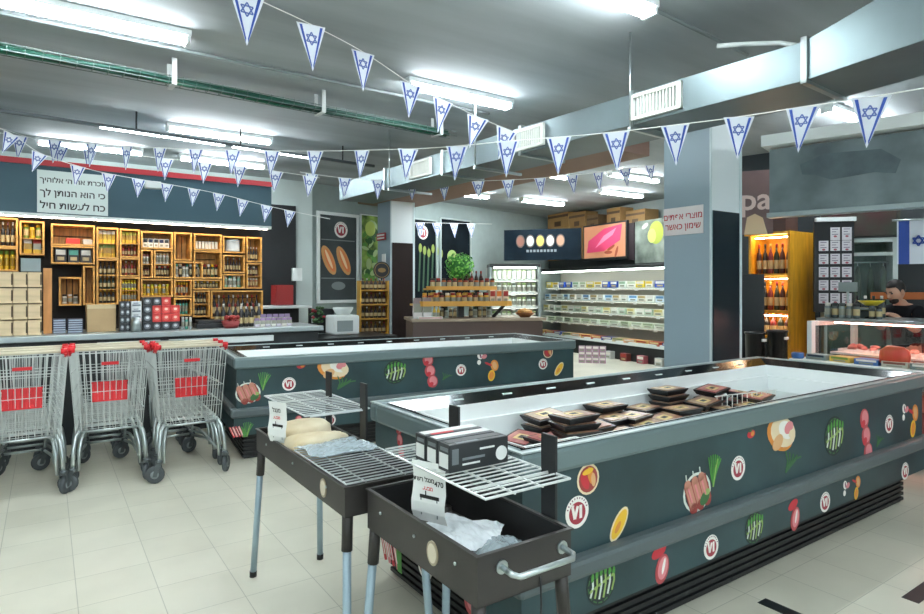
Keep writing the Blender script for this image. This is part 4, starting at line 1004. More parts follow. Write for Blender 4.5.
# goods at the right end of the counter
def cgoods(kind, cl, adj, n, p0, p1, dy, h, place):
    xa, _ = hit(p0, 325, OCN, YU, dy); xb, _ = hit(p1, 325, OCN, YU, dy)
    put_row(kind, cl, n, xa, xb, dy, 1.092, h, place, adj, place, OCN, YU)
cgoods('jar', [('#a9b0b0', WH), (teal, WH)], ['grey', 'green'], 3, 181, 192, .3, .13, 'counter right of red packs')
cgoods('bottle', [(DK, '#8a2b25'), ('#2b2f35', WH), (DK, RD)], ['black', 'charcoal', 'dark'], 8, 214, 262, .5, .27, 'back row on counter end')
cgoods('bottle', [(DK, WH)], 'black', 3, 238, 254, .35, .24, 'middle of counter end')
cgoods('bag', [('#cfc6d2', '#7b5f86'), (WH, '#8a6a94')], ['lilac', 'white'], 7, 254, 292, .22, .10, 'front of counter end')
cgoods('bag', [('#d8d2dc', '#6f5a80')], 'pale lilac', 5, 260, 290, .38, .14, 'behind the lilac bags')
tag(MB().box(0, .34, 0, .22, 0, .05).box(.02, .3, .02, .2, .05, .09).build('cash_tray', M_black, None, .008, on_counter(cx_(196, 325)[0], .28), YU), 'low black cash tray on the counter under the slatted bottle crate', 'tray')
bx, _ = cx_(231, 325, .2)
bk = thing('wire_basket', 'small red basket heaped with dark red fruit on the counter', 'basket', on_counter(bx, .2), YU)
MB().lathe([(.07, 0), (.085, .02), (.105, .08), (.1, .08), (.08, .02), (.02, .012)], 14).build('basket', mat('basket_maroon', '#8d3434', .5), bk)
for k in range(14):
    a = k*2.4; r = .075*math.sqrt((k % 7+.5)/7)
    o = MB().ball((0, 0, 0), .028, 10, 6).build('red_fruit', mat('fruit_red', '#8f2a26', .35)); o.location = on_counter(bx + r*math.cos(a), .2 + r*math.sin(a), 1.19 - .025*(k < 7) + .02*(k >= 7))
    tag(o, 'dark red fruit in the small red basket, %s counted around' % ORD[k], 'fruit', 'fruit in the red basket')
# things in the dark corner beyond the shelf
def boxthing(name, lab, cat, px0, px1, py0, py1, Y, dep, m, yaw=YU, bev=.006):
    a = at_d(px0, py1, Y); b2 = at_d(px1, py0, Y)
    w = (b2.x - a.x)*1.08; h = b2.z - a.z
    o = MB().box(-w/2, w/2, 0, dep, 0, h).build(name, m, None, bev); o.location = ((a.x+b2.x)/2, Y, a.z); o.rotation_euler = (0, 0, yaw)
    return tag(o, lab, cat)
rc = boxthing('red_cabinet', 'dark red metal cabinet on the white ledge in the dark corner', 'cabinet', 277, 293, 285, 305, 10.0, .3, mat('dark_red_metal', '#8f1f1d', .4))
lt = thing('side_table', 'dark side table with white top in the corner behind the counter', 'table', at_d(283, 306, 9.9) * 1 , YU)
zt = at_d(283, 306, 9.9).z
MB().box(-.45, .42, -.2, .5, -.035, 0).build('tabletop', M_white, lt, .006)
for x in (-.42, .39):
    for y in (-.17, .46): MB().box(x-.02, x+.02, y-.02, y+.02, -zt, -.035).build('leg', M_black, lt)
MB().box(-.4, .37, .3, .34, -zt+.2, -.035).build('modesty_panel', M_black, lt)
boxthing('wall_box', 'small white electric box on the pale wall beside the dark corner', 'electric box', 293, 302, 268, 281, 10.55, .06, M_white)
# ================================================================ far wall: posters, windows
def bp(px, py, c=0.0): return hit(px, py, A2, YB, c)
def wall_rect(name, px0, px1, py0, py1, lab, cat, frame=.05, m=None, mf=M_white, c=-.05):
    x0, zt = bp((px0), (py0), 0); x1, zb = bp(px1, py1, 0)
    _, zt = bp((px0+px1)/2, py0, 0); _, zb = bp((px0+px1)/2, py1, 0)
    t = thing(name, lab, cat, A2, YB)
    fr = MB().box(x0, x1, c, 0, zt-frame, zt).box(x0, x1, c, 0, zb, zb+frame).box(x0, x0+frame, c, 0, zb+frame, zt-frame).box(x1-frame, x1, c, 0, zb+frame, zt-frame)
    fr.build('frame', mf, t, .004)
    p = MB().box(x0+frame, x1-frame, c*.5, -.001, zb+frame, zt-frame).build('print_panel', m, t)
    return t, p, x0, x1, zb, zt
t, p, x0, x1, zb, zt = wall_rect('framed_poster', 316, 358, 213, 303, 'tall dark poster of stuffed rolls in a white frame on the far wall', 'poster', .06, mat('poster_dark', '#3d4546', .8, var=.25, vscale=2))
xm = (x0+x1)/2
pic('logo_badge', p, xm + .06, zt-.32, -.026, 2.5)
mb = MB(); T = Matrix.Translation((xm, -.026, (zb+zt)/2 - .05)) @ FL_M
for s in (-1, 1): mb.prism(ell(.12, .3, 22, s*.17 - .05, 0, .45), 0, .002, 0, T); mb.prism(ell(.08, .24, 22, s*.17 - .03, 0, .45), .002, .003, 1, T); mb.prism(ell(.03, .2, 16, s*.17 - .05, .02, .45), .003, .004, 2, T)
mb.build('food_picture', [mat('bread_tan', '#c98f52', .6), mat('filling_orange', '#d4763a', .5), mat('filling_pale', '#e6c89a', .5)], p)
for q_ in (.33, -.4): MB().box(x0+.1, x1-.1, -.027, -.025, (zb+zt)/2+q_, (zb+zt)/2+q_+.018).build('divider_line', mat('poster_grey', '#7d8786', .6), p)
MB().prism(ell(.16, .08, 20), 0, .002, 0, Matrix.Translation((xm, -.026, zb+.33)) @ FL_M).build('poster_ornament', mat('poster_grey', '#7d8786', .6), p)
t, p, x0, x1, zb, zt = wall_rect('herb_poster', 359.5, 379, 215, 305, 'bright poster of green leaves beside the near far-room column', 'poster', .02, mat('poster_leaf', '#4f7a34', .8, var=.5, vscale=5, col2='#a8c860'))
rr = random.Random(3); mb = MB(); T = Matrix.Translation((0, -.026, 0)) @ FL_M
for k in range(46):
    mb.prism(ell(rr.uniform(.05, .12), rr.uniform(.035, .07), 10, rr.uniform(x0+.1, x1-.1), rr.uniform(zb+.15, zt-.2), rr.uniform(0, 3)), 0, .001 + k*.00005, k % 3, T)
mb.prism(ell(.13, .15, 20, (x0+x1)/2, zt-.28), .0035, .0045, 3, T)
mb.build('leaf_picture', [mat('leaf_a', '#5d9a3c', .5), mat('leaf_b', '#b7cf8f', .5), mat('leaf_c', '#2f5f2a', .5), mat('leaf_d', '#c7d96a', .5)], p)
for i, (a, b2, lab) in enumerate(((412, 436, 'dark poster window with round badge and green stems on the far wall'), (439, 470, 'dark poster window behind the green bush on the far wall'))):
    t, p, x0, x1, zb, zt = wall_rect('dark_poster', a, b2, 219, 305, lab, 'poster', .035, mat('poster_night', '#10171c', .9, var=.3, vscale=2, spec=.1), mat('window_frame', '#a9b5b2', .6))
    if i == 0:
        pic('logo_badge', p, x0+.3, zt-.3, -.026, 2.5)
        mb = MB(); T = Matrix.Translation((0, -.026, 0)) @ FL_M
        for k in range(6): x = x0+.15+k*.13; mb.prism([(x, zb+.3), (x+.05, zb+.3), (x+.09, zb+1.2), (x+.05, zb+1.3)], 0, .001, 0, T); mb.prism(ell(.05, .1, 12, x+.07, zb+1.25 - .05*(k % 3)), .001, .002, 1, T)
        mb.build('stem_picture', [gcol('#33523a'), gcol('#8a9a4a')], p)
    else:
        mb = MB(); T = Matrix.Translation((0, -.026, 0)) @ FL_M
        mb.prism(ell(.16, .15, 22, (x0+x1)/2 - .12, zb+1.12), 0, .001, 0, T); mb.build('cabbage_picture', [pm('lime')], p)

# narrow bottle rack with a round sign, in front of the far column
def shelf_rack(name, lab, loc, yaw, w, d, H, levels, m, mback=None):
    t = thing(name, lab, 'shelf', loc, yaw)
    for s in (0, w-.025): MB().box(s, s+.025, 0, d, 0, H).build('side_panel', m, t, .003)
    MB().box(.025, w-.025, d-.015, d, 0, H).build('back_panel', mback or m, t)
    for z in levels: MB().box(.025, w-.025, 0, d-.015, z-.025, z).build('shelf_board', m, t)
    return t
LR = at_d(360, 330, 10.6); LR.z = 0; WR = .52
M_yel = mat('yellow_rack', '#b98a2c', .5)
rk = shelf_rack('bottle_rack', 'narrow yellow rack of dark bottles left of the far column', LR, .35, WR, .32, 1.68, (.35, .75, 1.02, 1.27, 1.52), M_yel, mat('rack_back', '#8a6a2a', .6))
for k, z in enumerate((.75, 1.02, 1.27, 1.52)):
    put_row('bottle', [(DK, dkred), (B_, WH), ('#3a1c1c', RD)], 6, .03, WR-.03, .12, z+.001, .2, 'yellow rack, %s shelf up' % ORD[k], ['black', 'brown', 'dark red'], 'bottles on the yellow rack', LR, .35)
rs = thing('round_sign', 'round black sign with tan emblem above the yellow bottle rack', 'sign', LR + Vector((.38, -.02, 1.86)), .35)
MB().prism(ell(.15, .15, 32), 0, .02, 0, Matrix.Translation((0, 0, .0)) @ FL_M).build('disc', M_black, rs); MB().prism(ell(.13, .13, 32), .02, .022, 0, FL_M).prism(ell(.118, .118, 32), .022, .024, 1, FL_M).prism(ell(.07, .04, 20), .024, .026, 0, FL_M).build('emblem', [mat('emblem_tan', '#8a6d3c', .5), M_black], rs)
MB().box(-.01, .01, -.01, .01, -.18, -.13).build('bracket', M_black, rs)
tag(MB().box(-.18, .18, -.02, .0, -.07, .07, 0).box(-.15, .15, -.022, -.02, .015, .045, 1).box(-.15, .15, -.022, -.02, -.045, -.015, 1).build('red_notice', [mat('notice_red', '#a8323a', .5), M_whitep], None, 0, W(5.40, 10.66, 2.55), YU - PI/2), 'small red notice with two white lines on the far column', 'sign')
boxthing('white_notice', 'white paper notice below the red one on the far column', 'sign', 380, 387, 254, 263, 11.62, .01, M_whitep, YU - PI/2, .001)
# counter scale / white machine below the framed poster
sm_ = thing('food_machine', 'white counter machine with black hopper standing below the framed poster', 'machine', at_d(343, 334, 9.6), YU)
MB().box(-.22, .22, -.15, .2, 0, .30).build('machine_body', M_white, sm_, .03); MB().lathe([(.1, .30), (.16, .40), (.16, .42), (.05, .42)], 16).build('hopper', M_white, sm_); MB().box(-.16, .1, -.16, -.15, .05, .22).build('front_plate', mat('machine_grey', '#8e9a9a', .4), sm_)
boxthing('black_kettle_base', 'black box machine left of the white counter machine', 'machine', 320, 334, 309, 333, 9.7, .3, M_blackm)
LC = at_d(370, 340, 9.3)
bc = thing('back_counter', 'dark counter behind the far freezer carrying the white machine', 'counter', (LC.x, LC.y, 0), YU)
zc = at_d(343, 334, 9.6).z
MB().box(-1.2, .35, -.1, .75, 0, zc-.045).build('counter_body', mat('counter_dark', '#23282a', .5), bc); MB().box(-1.25, .4, -.14, .8, zc-.045, zc-.002).build('worktop', M_blackm, bc, .008)
pl = thing('potted_plant', 'small plant with red flowers at the left end of the back counter', 'plant', at_d(316, 331, 9.55), YU)
MB().lathe([(.05, 0), (.07, .12), (.075, .13), (.06, .13)], 12).build('pot', M_black, pl)
mb = MB(); rr = random.Random(5)
for k in range(34):
    a, r = rr.uniform(0, 6.3), rr.uniform(.02, .13); z = rr.uniform(.14, .38)
    mb.ball((r*math.cos(a), r*math.sin(a), z), (.03, .02, .022), 6, 4, 1 if k % 6 == 0 else 0)
mb.build('foliage', [mat('plant_green', '#34582f', .6), mat('flower_red', '#9c2f38', .6)], pl)

# ================================================================ two-tier jar stand with counter
ST = at_d(416, 333, 9.9); ST.z = 0; YT = .22
xl = 1.68
M_brown = mat('brown_counter', '#5d4d48', .45); M_browntop = mat('brown_top', '#a39482', .4)
st = thing('display_counter', 'low brown counter carrying the two-tier jar stand', 'counter', ST, YT)
zc = HC - (319 - HY)*9.9/FL
MB().box(-.05, xl+.5, 0, .9, 0, zc-.05).build('counter_body', M_brown, st); MB().box(-.08, xl+.55, -.05, .95, zc-.05, zc).build('worktop', M_browntop, st, .006)
M_tier = mat('tier_orange', '#d09a40', .45)
js = thing('tiered_stand', 'two-tier orange wooden stand of jars on the brown counter', 'stand', ST + Vector((0, 0, zc+.001)), YT)
z1, z2 = .23, .50
def tier(z, x0, x1, d0, d1, lip, nm):
    p = MB().prism([(x0, d0+.12), (x0+.12, d0), (x1-.12, d0), (x1, d0+.12), (x1, d1), (x0, d1)], z-.03, z).prism([(x0, d0+.12), (x0+.12, d0), (x1-.12, d0), (x1, d0+.12), (x1-.012, d0+.125), (x1-.125, d0+.012), (x0+.125, d0+.012), (x0+.012, d0+.125)], z, z+lip)
    return p.build(nm, M_tier, js)
tier(z1, .0, xl, .05, .75, .055, 'lower_tier'); tier(z2, .22, xl-.22, .2, .65, .035, 'upper_tier')
for x in (.55, xl-.55, xl/2): MB().box(x-.035, x+.035, .4, .47, z1, z2-.03).box(x-.05, x+.05, .38, .49, 0, z1-.03).build('support_post', M_black, js)
for x, s in ((.3, 1), (xl-.3, -1)): MB().tube([(x, .3, .0), (x - s*.2, .3, z1-.03)], .03, 8).build('brace', M_black, js)
oj = [('#c4702a', '#d9a23c'), ('#8f2f24', '#c9a24a'), ('#d08a34', '#b5432c'), ('#6f241e', '#2a1c14'), ('#cf9c44', '#e6dfc8'), ('#e0b23c', '#9c2b22')]
oa = ['orange', 'red-brown', 'amber', 'dark red', 'golden', 'yellow']
def pr(kind, cl, adj, n, x0, x1, y, z, h, place): put_row(kind, cl, n, x0, x1, y, z, h, place, adj, place, ST + Vector((0, 0, zc+.001)), YT)
pr('jar', oj, oa, 12, .12, xl-.4, .17, z1+.001, .19, 'lower tier front row')
pr('pack', [('#d9c2a8', RD), ('#e0c9b5', OR)], ['cream', 'pinkish'], 3, xl-.4, xl-.05, .2, z1+.001, .24, 'lower tier right end')
pr('jar', oj[1:] + oj[:1], oa[1:] + oa[:1], 9, .3, xl-.35, .42, z1+.001, .2, 'lower tier back row')
pr('jar', [('#8f3a24', '#2a1c14'), ('#5a2018', '#9c2b22'), ('#b5602c', '#3a2418')], ['brown', 'dark red', 'rust'], 12, .28, xl-.26, .3, z2+.001, .17, 'upper tier front row')
pr('bottle', [('#3a1814', '#9c2b22'), ('#6a2a1c', '#d0c0a0'), ('#2a1210', '#7a2018')], ['dark', 'brown', 'black'], 4, .92, 1.25, .45, z2+.001, .3, 'upper tier middle')
cntj = [('#7a6a4a', '#d9d6cc'), ('#a9b0a8', '#3a5a4a'), ('#5a4a3a', '#c9b48a')]
put_row('jar', cntj, 4, .45, .75, .3, zc+.001, .16, 'brown counter under the stand left', ['olive', 'pale', 'brown'], 'jars under the stand', ST, YT)
put_row('jar', cntj[::-1], 5, .95, 1.35, .3, zc+.001, .18, 'brown counter under the stand right', ['brown', 'pale', 'olive'], 'jars under the stand', ST, YT)
put_row('bag', [('#d9d4d2', '#8a7a7a')], 2, -.04, .28, .12, zc+.001, .34, 'left end of the brown counter', 'white', 'bags on the counter end', ST, YT)
put_row('bottle', [('#c9a83a', '#2a3a2a')], 2, .29, .42, .1, zc+.001, .22, 'beside the white bags', 'yellow', 'bottles on the counter end', ST, YT)
tag(MB().box(0, .42, 0, .2, 0, .03, 0).box(.02, .4, -.001, .19, .006, .024, 1).build('leaflet_pile', [M_whitep, mat('leaflet_pink', '#d9a0a0', .6)], None, 0, ST + Matrix.Rotation(YT, 3, 'Z') @ Vector((.02, -.045, 0)) + Vector((0, 0, zc+.002)), YT), 'flat pile of white leaflets at the front left of the brown counter', 'leaflets')
fb = thing('fruit_bowl', 'bowl of tan rolls at the right end of the brown counter', 'bowl', ST + Matrix.Rotation(YT, 3, 'Z') @ Vector((xl+.25, .2, 0)) + Vector((0, 0, zc+.001)), YT)
mb = MB().lathe([(.08, 0), (.15, .06), (.17, .08), (.16, .08), (.1, .03), (.02, .02)], 16); mb.build('bowl', mat('bowl_wood', '#8a5a34', .5), fb)
for k in range(5):
    a = k*1.26; MB().ball((.08*math.cos(a), .08*math.sin(a), .095 + .02*(k % 2)), (.055, .04, .038), 10, 6).build('bread_roll', mat('roll_tan', '#d8a868', .6), fb)
# round green bush on the stand
gb = thing('herb_bush', 'round bright green herb bush in a pot above the jar stand', 'plant', ST + Matrix.Rotation(YT, 3, 'Z') @ Vector((.84, .52, 0)) + Vector((0, 0, zc + z2 + .002)), 0)
MB().lathe([(.07, 0), (.09, .13), (.095, .14), (.08, .14)], 14).build('pot', M_black, gb)
mb = MB(); rr = random.Random(9)
for k in range(520):
    d = Vector((rr.gauss(0, 1), rr.gauss(0, 1), rr.gauss(0, 1))).normalized(); rad = rr.uniform(.19, .27)
    p = Vector((0, 0, .36)) + d*rad
    mb.add([(-.03, 0, 0), (0, -.018, 0), (.03, 0, 0), (0, .018, .012)], [(0, 1, 2, 3)], k % 3, Matrix.Translation(p) @ (d.to_track_quat('Z', 'Y') @ Matrix.Rotation(rr.uniform(0, 6), 3, 'Z').to_quaternion()).to_matrix().to_4x4() @ Matrix.Rotation(rr.uniform(-.6, .6), 4, 'X'))
mb.ball((0, 0, .36), .18, 14, 10, 0)
mb.build('foliage', [mat('bush_a', '#2f7a2a', .6), mat('bush_b', '#4fa53a', .6), mat('bush_c', '#7cc452', .6)], gb)

# ================================================================ cooler at the far right
OC2 = OC; LCO = 4.93; DCO = .85
M_cool = mat('cooler_grey', '#7f8a88', .45); M_coolb = mat('cooler_back', '#c2bcb0', .5); M_cblack = mat('cooler_black', '#181c1d', .4)
def cooler(name, lab, O, yaw, Ln, Hh, lv, d=.85):
    t = thing(name, lab, 'refrigerator', O, yaw)
    MB().box(0, Ln, 0.02, d, 0, .36).build('base', M_cblack, t)
    MB().box(0, Ln, -.02, .06, .33, .41).build('front_lip', M_white, t, .01)
    MB().box(0, Ln, d-.06, d, .36, Hh).build('back_panel', M_coolb, t)
    for s in (0, Ln-.05): MB().box(s, s+.05, .1, d-.06, .36, Hh).build('side_panel', M_cool, t)
    MB().box(0, Ln, .1, d, Hh, Hh+.075).build('canopy', M_cblack, t, .01)
    MB().box(.1, Ln-.1, .16, .2, Hh-.03, Hh).build('canopy_light', mat('cool_light', '#f2fff8', emit=9), t)
    for z, dd in lv:
        s = MB().box(.05, Ln-.05, d-.06-dd, d-.06, z-.025, z).build('shelf_board', M_white, t)
        MB().box(.05, Ln-.05, d-.065-dd-.012, d-.06-dd, z-.03, z+.025).build('price_rail', mat('rail_pale', '#d5dcd6', .5), s)
        MB().box(.08, Ln-.08, d-.06-dd+.01, d-.06-dd+.03, z-.034, z-.026).build('shelf_glow_strip', mat('added_shelf_glow', '#f6f6e8', emit=2.2), s)  # glowing strip added under each shelf to brighten the dark gaps
        x = .5
        while x < Ln-.3: MB().box(x, x+.1, d-.065-dd-.016, d-.065-dd-.012, z-.07, z+.01).build('price_tag', M_whitep, s); x += .72
    return t
LV = [(.72, .62), (.98, .55), (1.26, .5), (1.56, .46)]
cooler('open_cooler', 'long open wall cooler of pale packs behind the near column', OC2, YCOOL, LCO, 1.97, LV)
rows3 = [(.38, [('#c9a060', RD), ('#b04a3a', '#d9c08a'), ('#3a4a8a', WH), ('#c9b88a', '#7a8a5a'), ('#d9a070', WH)], ['tan', 'red', 'blue', 'cream', 'orange'], 13, .08, .1, 'bottom deck'),
 (.72, [('#c9cfc0', '#9aa890'), ('#bcc8b0', '#8a9a7a')], ['pale', 'greenish'], 14, .1, .2, 'lowest shelf'),
 (.98, [('#dcd9b8', '#c2b46a'), ('#d3d8cc', WH), ('#b5cbb5', WH)], ['cream', 'white', 'pale green'], 18, .13, .27, 'second shelf up'),
 (1.26, [('#cfe0ea', '#5a8ab5'), ('#e2ded0', '#b5a06a'), ('#dfe4dc', WH)], ['bluish', 'cream', 'white'], 18, .13, .32, 'third shelf up'),
 (1.56, [('#d9c23a', WH), ('#e2ded0', '#c9a83a'), ('#2f4fa8', WH), ('#2a4a9a', WH), ('#dfe6dc', '#8aa88a'), ('#e6e6dc', '#a8b89a')], ['yellow', 'cream', 'blue', 'deep blue', 'white', 'pale'], 17, .14, .36, 'top shelf')]
for z, cl, ad, n, h, y, pl_ in rows3:
    put_row('pack', cl, n, .1, LCO-.1, y, z+.002, h, 'long cooler ' + pl_, ad, 'packs on the long cooler ' + pl_, OC2, YCOOL)
bag_cols = [('#a8545c', WH), ('#b9bdb9', WH), ('#7a3a34', RD)]
for k in range(5): 
    o = bpy.data.objects.new('hanging_pack', goods_mesh('pack', *bag_cols[k % 3], .2, .16)); C.objects.link(o)
    o.location = OC2 + Matrix.Rotation(YCOOL, 3, 'Z') @ Vector((2.48 + k*.5, -.03, .12)); o.rotation_euler = (0, 0, YCOOL)
    tag(o, '%s pack standing against the cooler base, %s from left' % (['reddish', 'grey', 'dark red'][k % 3], ORD[k]), 'pack', 'packs at the cooler base'); o.location.z = .001
# stack of drink packs on the floor beyond the far freezer
for c_ in range(4):
    for r_ in range(3):
        p = at_d(582 + 6.6*c_, 350, 12.6)
        o = bpy.data.objects.new('drink_pack', goods_mesh('pack', '#a8889a', '#e6dfd8', .125, .115)); C.objects.link(o)
        o.location = (p.x, p.y - .03*c_, .001 + r_*.117); o.rotation_euler = (0, 0, -.3)
        tag(o, 'mauve drink pack stacked on the floor before the cooler, %s column, %s row' % (ORD[c_], ORD[r_]), 'pack', 'mauve drink packs on the floor')
# second cooler along the back wall
OK_ = at_d(490, 300, 13.5); OK_.z = 0; YKD = .05
cooler('dairy_cooler', 'shorter open cooler of white tubs against the back wall', OK_, YKD, 1.16, 2.02, [(.8, .6), (1.12, .55), (1.44, .5), (1.73, .46)], .8)
for k, z in enumerate((.8, 1.12, 1.44, 1.73)):
    put_row('tin' if k == 3 else 'jar', [('#d9dccb', '#8aa86a'), ('#cfd6d0', '#6a7a6a'), ('#e2e2d4', '#a0b080')], 9, .07, 1.09, .3, z+.002, .22, 'dairy cooler %s shelf up' % ORD[k], ['cream', 'grey', 'white'], 'tubs in the dairy cooler', OK_, YKD)
# panel of plates, screen, dark poster on top of the cooler
YP = YCOOL + .1
def cpl(px, py, c=.3): return hit(px, py, OC2, YCOOL, c)
zcan = 2.0
x0, z0 = cpl(505, 260); 
def top_panel(px0, px1, py0, py1, c):
    xa, _ = cpl(px0, 250, c); xb, _ = cpl(px1, 250, c); _, za = cpl((px0+px1)/2, py1, c); _, zz = cpl((px0+px1)/2, py0, c)
    return xa, xb, za, zz
PA, PB = at_d(504, 260, 14.3), at_d(581, 260, 13.75)
xa, xb, za, zz = 0, (PB-PA).xy.length, at_d(540, 260, 14).z, at_d(540, 229, 14).z
YBN = math.atan2(PB.y-PA.y, PB.x-PA.x)
tp = thing('food_banner', 'dark banner with five round food bowls above the cooler', 'banner', (PA.x, PA.y, 0), YBN)
bb = MB().box(xa, xb, 0, .06, za, zz).build('banner_board', mat('banner_navy', '#152029', .9, var=.25, vscale=2, spec=.1), tp)
mb = MB(); n = 5; cs = ['#8a5a4a', '#c9d4d4', '#d9c860', '#cfd9d6', '#b58a70']
for k in range(5):
    cx2 = xa + (xb-xa)*(.22 + .13*k); rr_ = (zz-za)*.21
    T = FL_M
    mb.prism(ell((xb-xa)*.058, rr_, 20, cx2, za + (zz-za)*.62), 0, .004, 5, T); mb.prism(ell((xb-xa)*.047, rr_*.8, 18, cx2, za + (zz-za)*.62), .004, .006, k, T)
for k in range(9): mb.box(xa + (xb-xa)*(.3+.045*k), xa + (xb-xa)*(.33+.045*k), -.004, 0, za + (zz-za)*.26, za + (zz-za)*.34, 6)
mb.build('bowl_picture', [gcol(c) for c in cs] + [gcol('#5a4a42'), gcol('#8a9296')], bb)
xa, xb, za, zz = top_panel(583, 627, 223, 260, .25)
tv = thing('screen', 'lit screen showing pink meat above the cooler', 'screen', OC2, YCOOL)
MB().box(xa, xb, .25, .31, za, zz).build('casing', M_black, tv, .01)
sc_ = MB(); T = Matrix.Translation((0, .25, 0)) @ FL_M; w_, h_ = xb-xa, zz-za
E = lambda n, c: mat(n, c, .4, emit=.15)
sc_.box(xa+.05, xb-.05, .247, .25, za+.06, zz-.04, 0)
sc_.prism([(xa+w_*.1, za+h_*.22), (xa+w_*.5, za+h_*.24), (xa+w_*.86, za+h_*.5), (xa+w_*.9, za+h_*.92), (xa+w_*.5, za+h_*.85), (xa+w_*.14, za+h_*.55)], .003, .005, 1, T)
sc_.prism([(xa+w_*.3, za+h_*.34), (xa+w_*.7, za+h_*.66), (xa+w_*.78, za+h_*.84), (xa+w_*.5, za+h_*.66)], .005, .007, 2, T)
for k in range(4): sc_.prism(ell(w_*.09, h_*.045, 12, xa+w_*(.6+.06*k), za+h_*(.2+.12*(k % 3)), .4*k), .003, .0045, 3, T)
sc_.build('display', [E('scr_orange', '#c98a66'), E('scr_pink', '#d8456f'), E('scr_rose', '#ef8aa8'), E('scr_brown', '#9a4a30')], tv)
xa, xb, za, zz = top_panel(627, 634, 223, 260, .3)
tag(MB().box(xa, xb, .3, .36, za, zz).build('filler_partition', mat('dark_brown_panel', '#2a1d22', .5), None, 0, OC2, YCOOL), 'dark brown filler panel right of the lit screen', 'panel')
xa, xb, za, zz = top_panel(635, 690, 218, 262, .3)
sp2 = thing('grey_poster', 'grey mural poster with lime green fruit left of the near column', 'poster', OC2, YCOOL)
b3 = MB().box(xa, xb, .3, .34, za, zz).build('poster_board', mat('mural_grey', '#59655a', .6, var=.35, vscale=3, col2='#8d978c'), sp2)
mb = MB(); T = Matrix.Translation((0, .3, 0)) @ FL_M
mb.prism(ell(.2, .24, 20, xa+.62, zz-.28), 0, .003, 0, T); mb.prism(ell(.12, .15, 16, xa+.5, zz-.34), .003, .005, 1, T); mb.prism(ell(.1, .05, 12, xa+.3, zz-.12, .5), 0, .003, 2, T)
mb.build('fruit_picture', [gcol('#a3ae3e'), gcol('#c2c96a'), gcol('#cfd6cc')], b3)
tag(MB().box(.02, LCO, .42, .86, 2.05, 2.27).build('storage_ledge', M_cblack, None, 0, OC2, YCOOL), 'black ledge on top of the long cooler carrying cardboard boxes', 'ledge')
# boxes stored on top
for k, (p0, p1, q0, c_) in enumerate(((549, 570, 212, '#a8834e'), (570, 587, 212, '#9a7646'), (608, 622, 208, '#a07c4c'), (627, 647, 210, '#8f6f42'), (588, 600, 215, '#7a6040'))):
    xa, xb, za, zz = top_panel(p0, p1, q0, 228, .5)
    t = thing('storage_carton', 'brown cardboard box stored above the cooler, %s' % ['leftmost', 'second from left', 'fourth from left', 'rightmost', 'small one in the middle'][k], 'box', OC2 + Matrix.Rotation(YCOOL, 3, 'Z') @ Vector((xa, .45, 2.275)), YCOOL, 'cardboard boxes above the cooler')
    MB().box(.01, xb-xa-.01, 0, .4, 0, zz-2.275).build('carton', mat('carton_' + c_[1:], c_, .8, var=.08), t, .004)
    MB().box(.02, xb-xa-.02, -.003, 0, (zz-2.275)*.88, (zz-2.275)*.93).box((xb-xa)*.35, (xb-xa)*.65, -.003, 0, (zz-2.275)*.7, (zz-2.275)*.8).build('printed_mark', mat('carton_print', '#5a4530', .8), t)
# ================================================================ scripture sign on the teal panel
OT = W(0, 7.86)
def tp_(px, py): return hit(px, py, OT, YU, -.012)
x0, _ = tp_(37, 200); x1, _ = tp_(108, 200); _, zt = tp_(72, 172.5); _, zb = tp_(72, 214)
ss = thing('scripture_sign', 'white sign with three lines of black Hebrew lettering on the teal panel', 'sign', OT, YU)
MB().box(x0, x1, -.014, -.001, zb, zt).build('sign_board', mat('sign_pale', '#cfdcd8', .5), ss, .002)
tx = MB(); w = x1-x0; h = zt-zb
for s, f in (('וזכרת את ה׳ אלוהיך', .77), ('כי הוא הנותן לך', .47), ('כח לעשות חיל', .17)):
    vs, fs = text_geo(heb(s), .15, .003)
    xs = [v.x for v in vs]; ww = max(xs)-min(xs); k = w*.92/ww
    tx.add(vs, fs, 0, Matrix.Translation((x0 + w/2, -.0155, zb + h*f)) @ FL_M @ Matrix.Diagonal((k, min(k, 1.25), 1, 1)))
tx.build('lettering', M_black, ss)
boxthing('ceiling_projector', 'small white device mounted high before the teal panel', 'device', 147, 160, 181, 188, 6.75, .1, M_white)

# ================================================================ wine shelf
WS = at_d(790, 340, 7.4); WS.z = 0
YW = math.atan2(.565, .825) - PI/2            # front looks along -u; local x runs to the viewer's right
wl = .53; O_W = WS - Matrix.Rotation(YW, 3, 'Z') @ Vector((wl, 0, 0)); HW = 2.22
M_wine = mat('lit_wood', '#cf9522', .45, var=.22, vscale=2.5, stretch=(6, 6, 1))
ws = thing('wine_shelf', 'tall honey wood wine shelf with lit bays right of the near column', 'shelf', O_W, YW)
for s in (0, wl-.03): MB().box(s, s+.03, 0, .62, .9 if s == 0 else 0.0, HW).build('side_panel', M_wine, ws, .003)
MB().box(.03, wl-.03, .36, .38, .0, HW).build('back_panel', M_wine, ws)
MB().box(-.05, wl+.0, -.01, .62, HW, HW+.03).build('top_board', M_wine, ws)
lvz = (.95, 1.27, 1.73)
for z in lvz: MB().box(.03, wl-.03, 0, .36, z-.03, z).build('shelf_board', M_wine, ws)
for z in (1.24, 1.70, HW): MB().box(.06, wl-.06, .05, .08, z-.042, z-.031).build('shelf_glow_strip', mat('warm_light', '#ffe6c4', emit=20), ws)
MB().box(.03, wl-.03, .02, .36, 0, .92).build('lower_cabinet', M_black, ws)
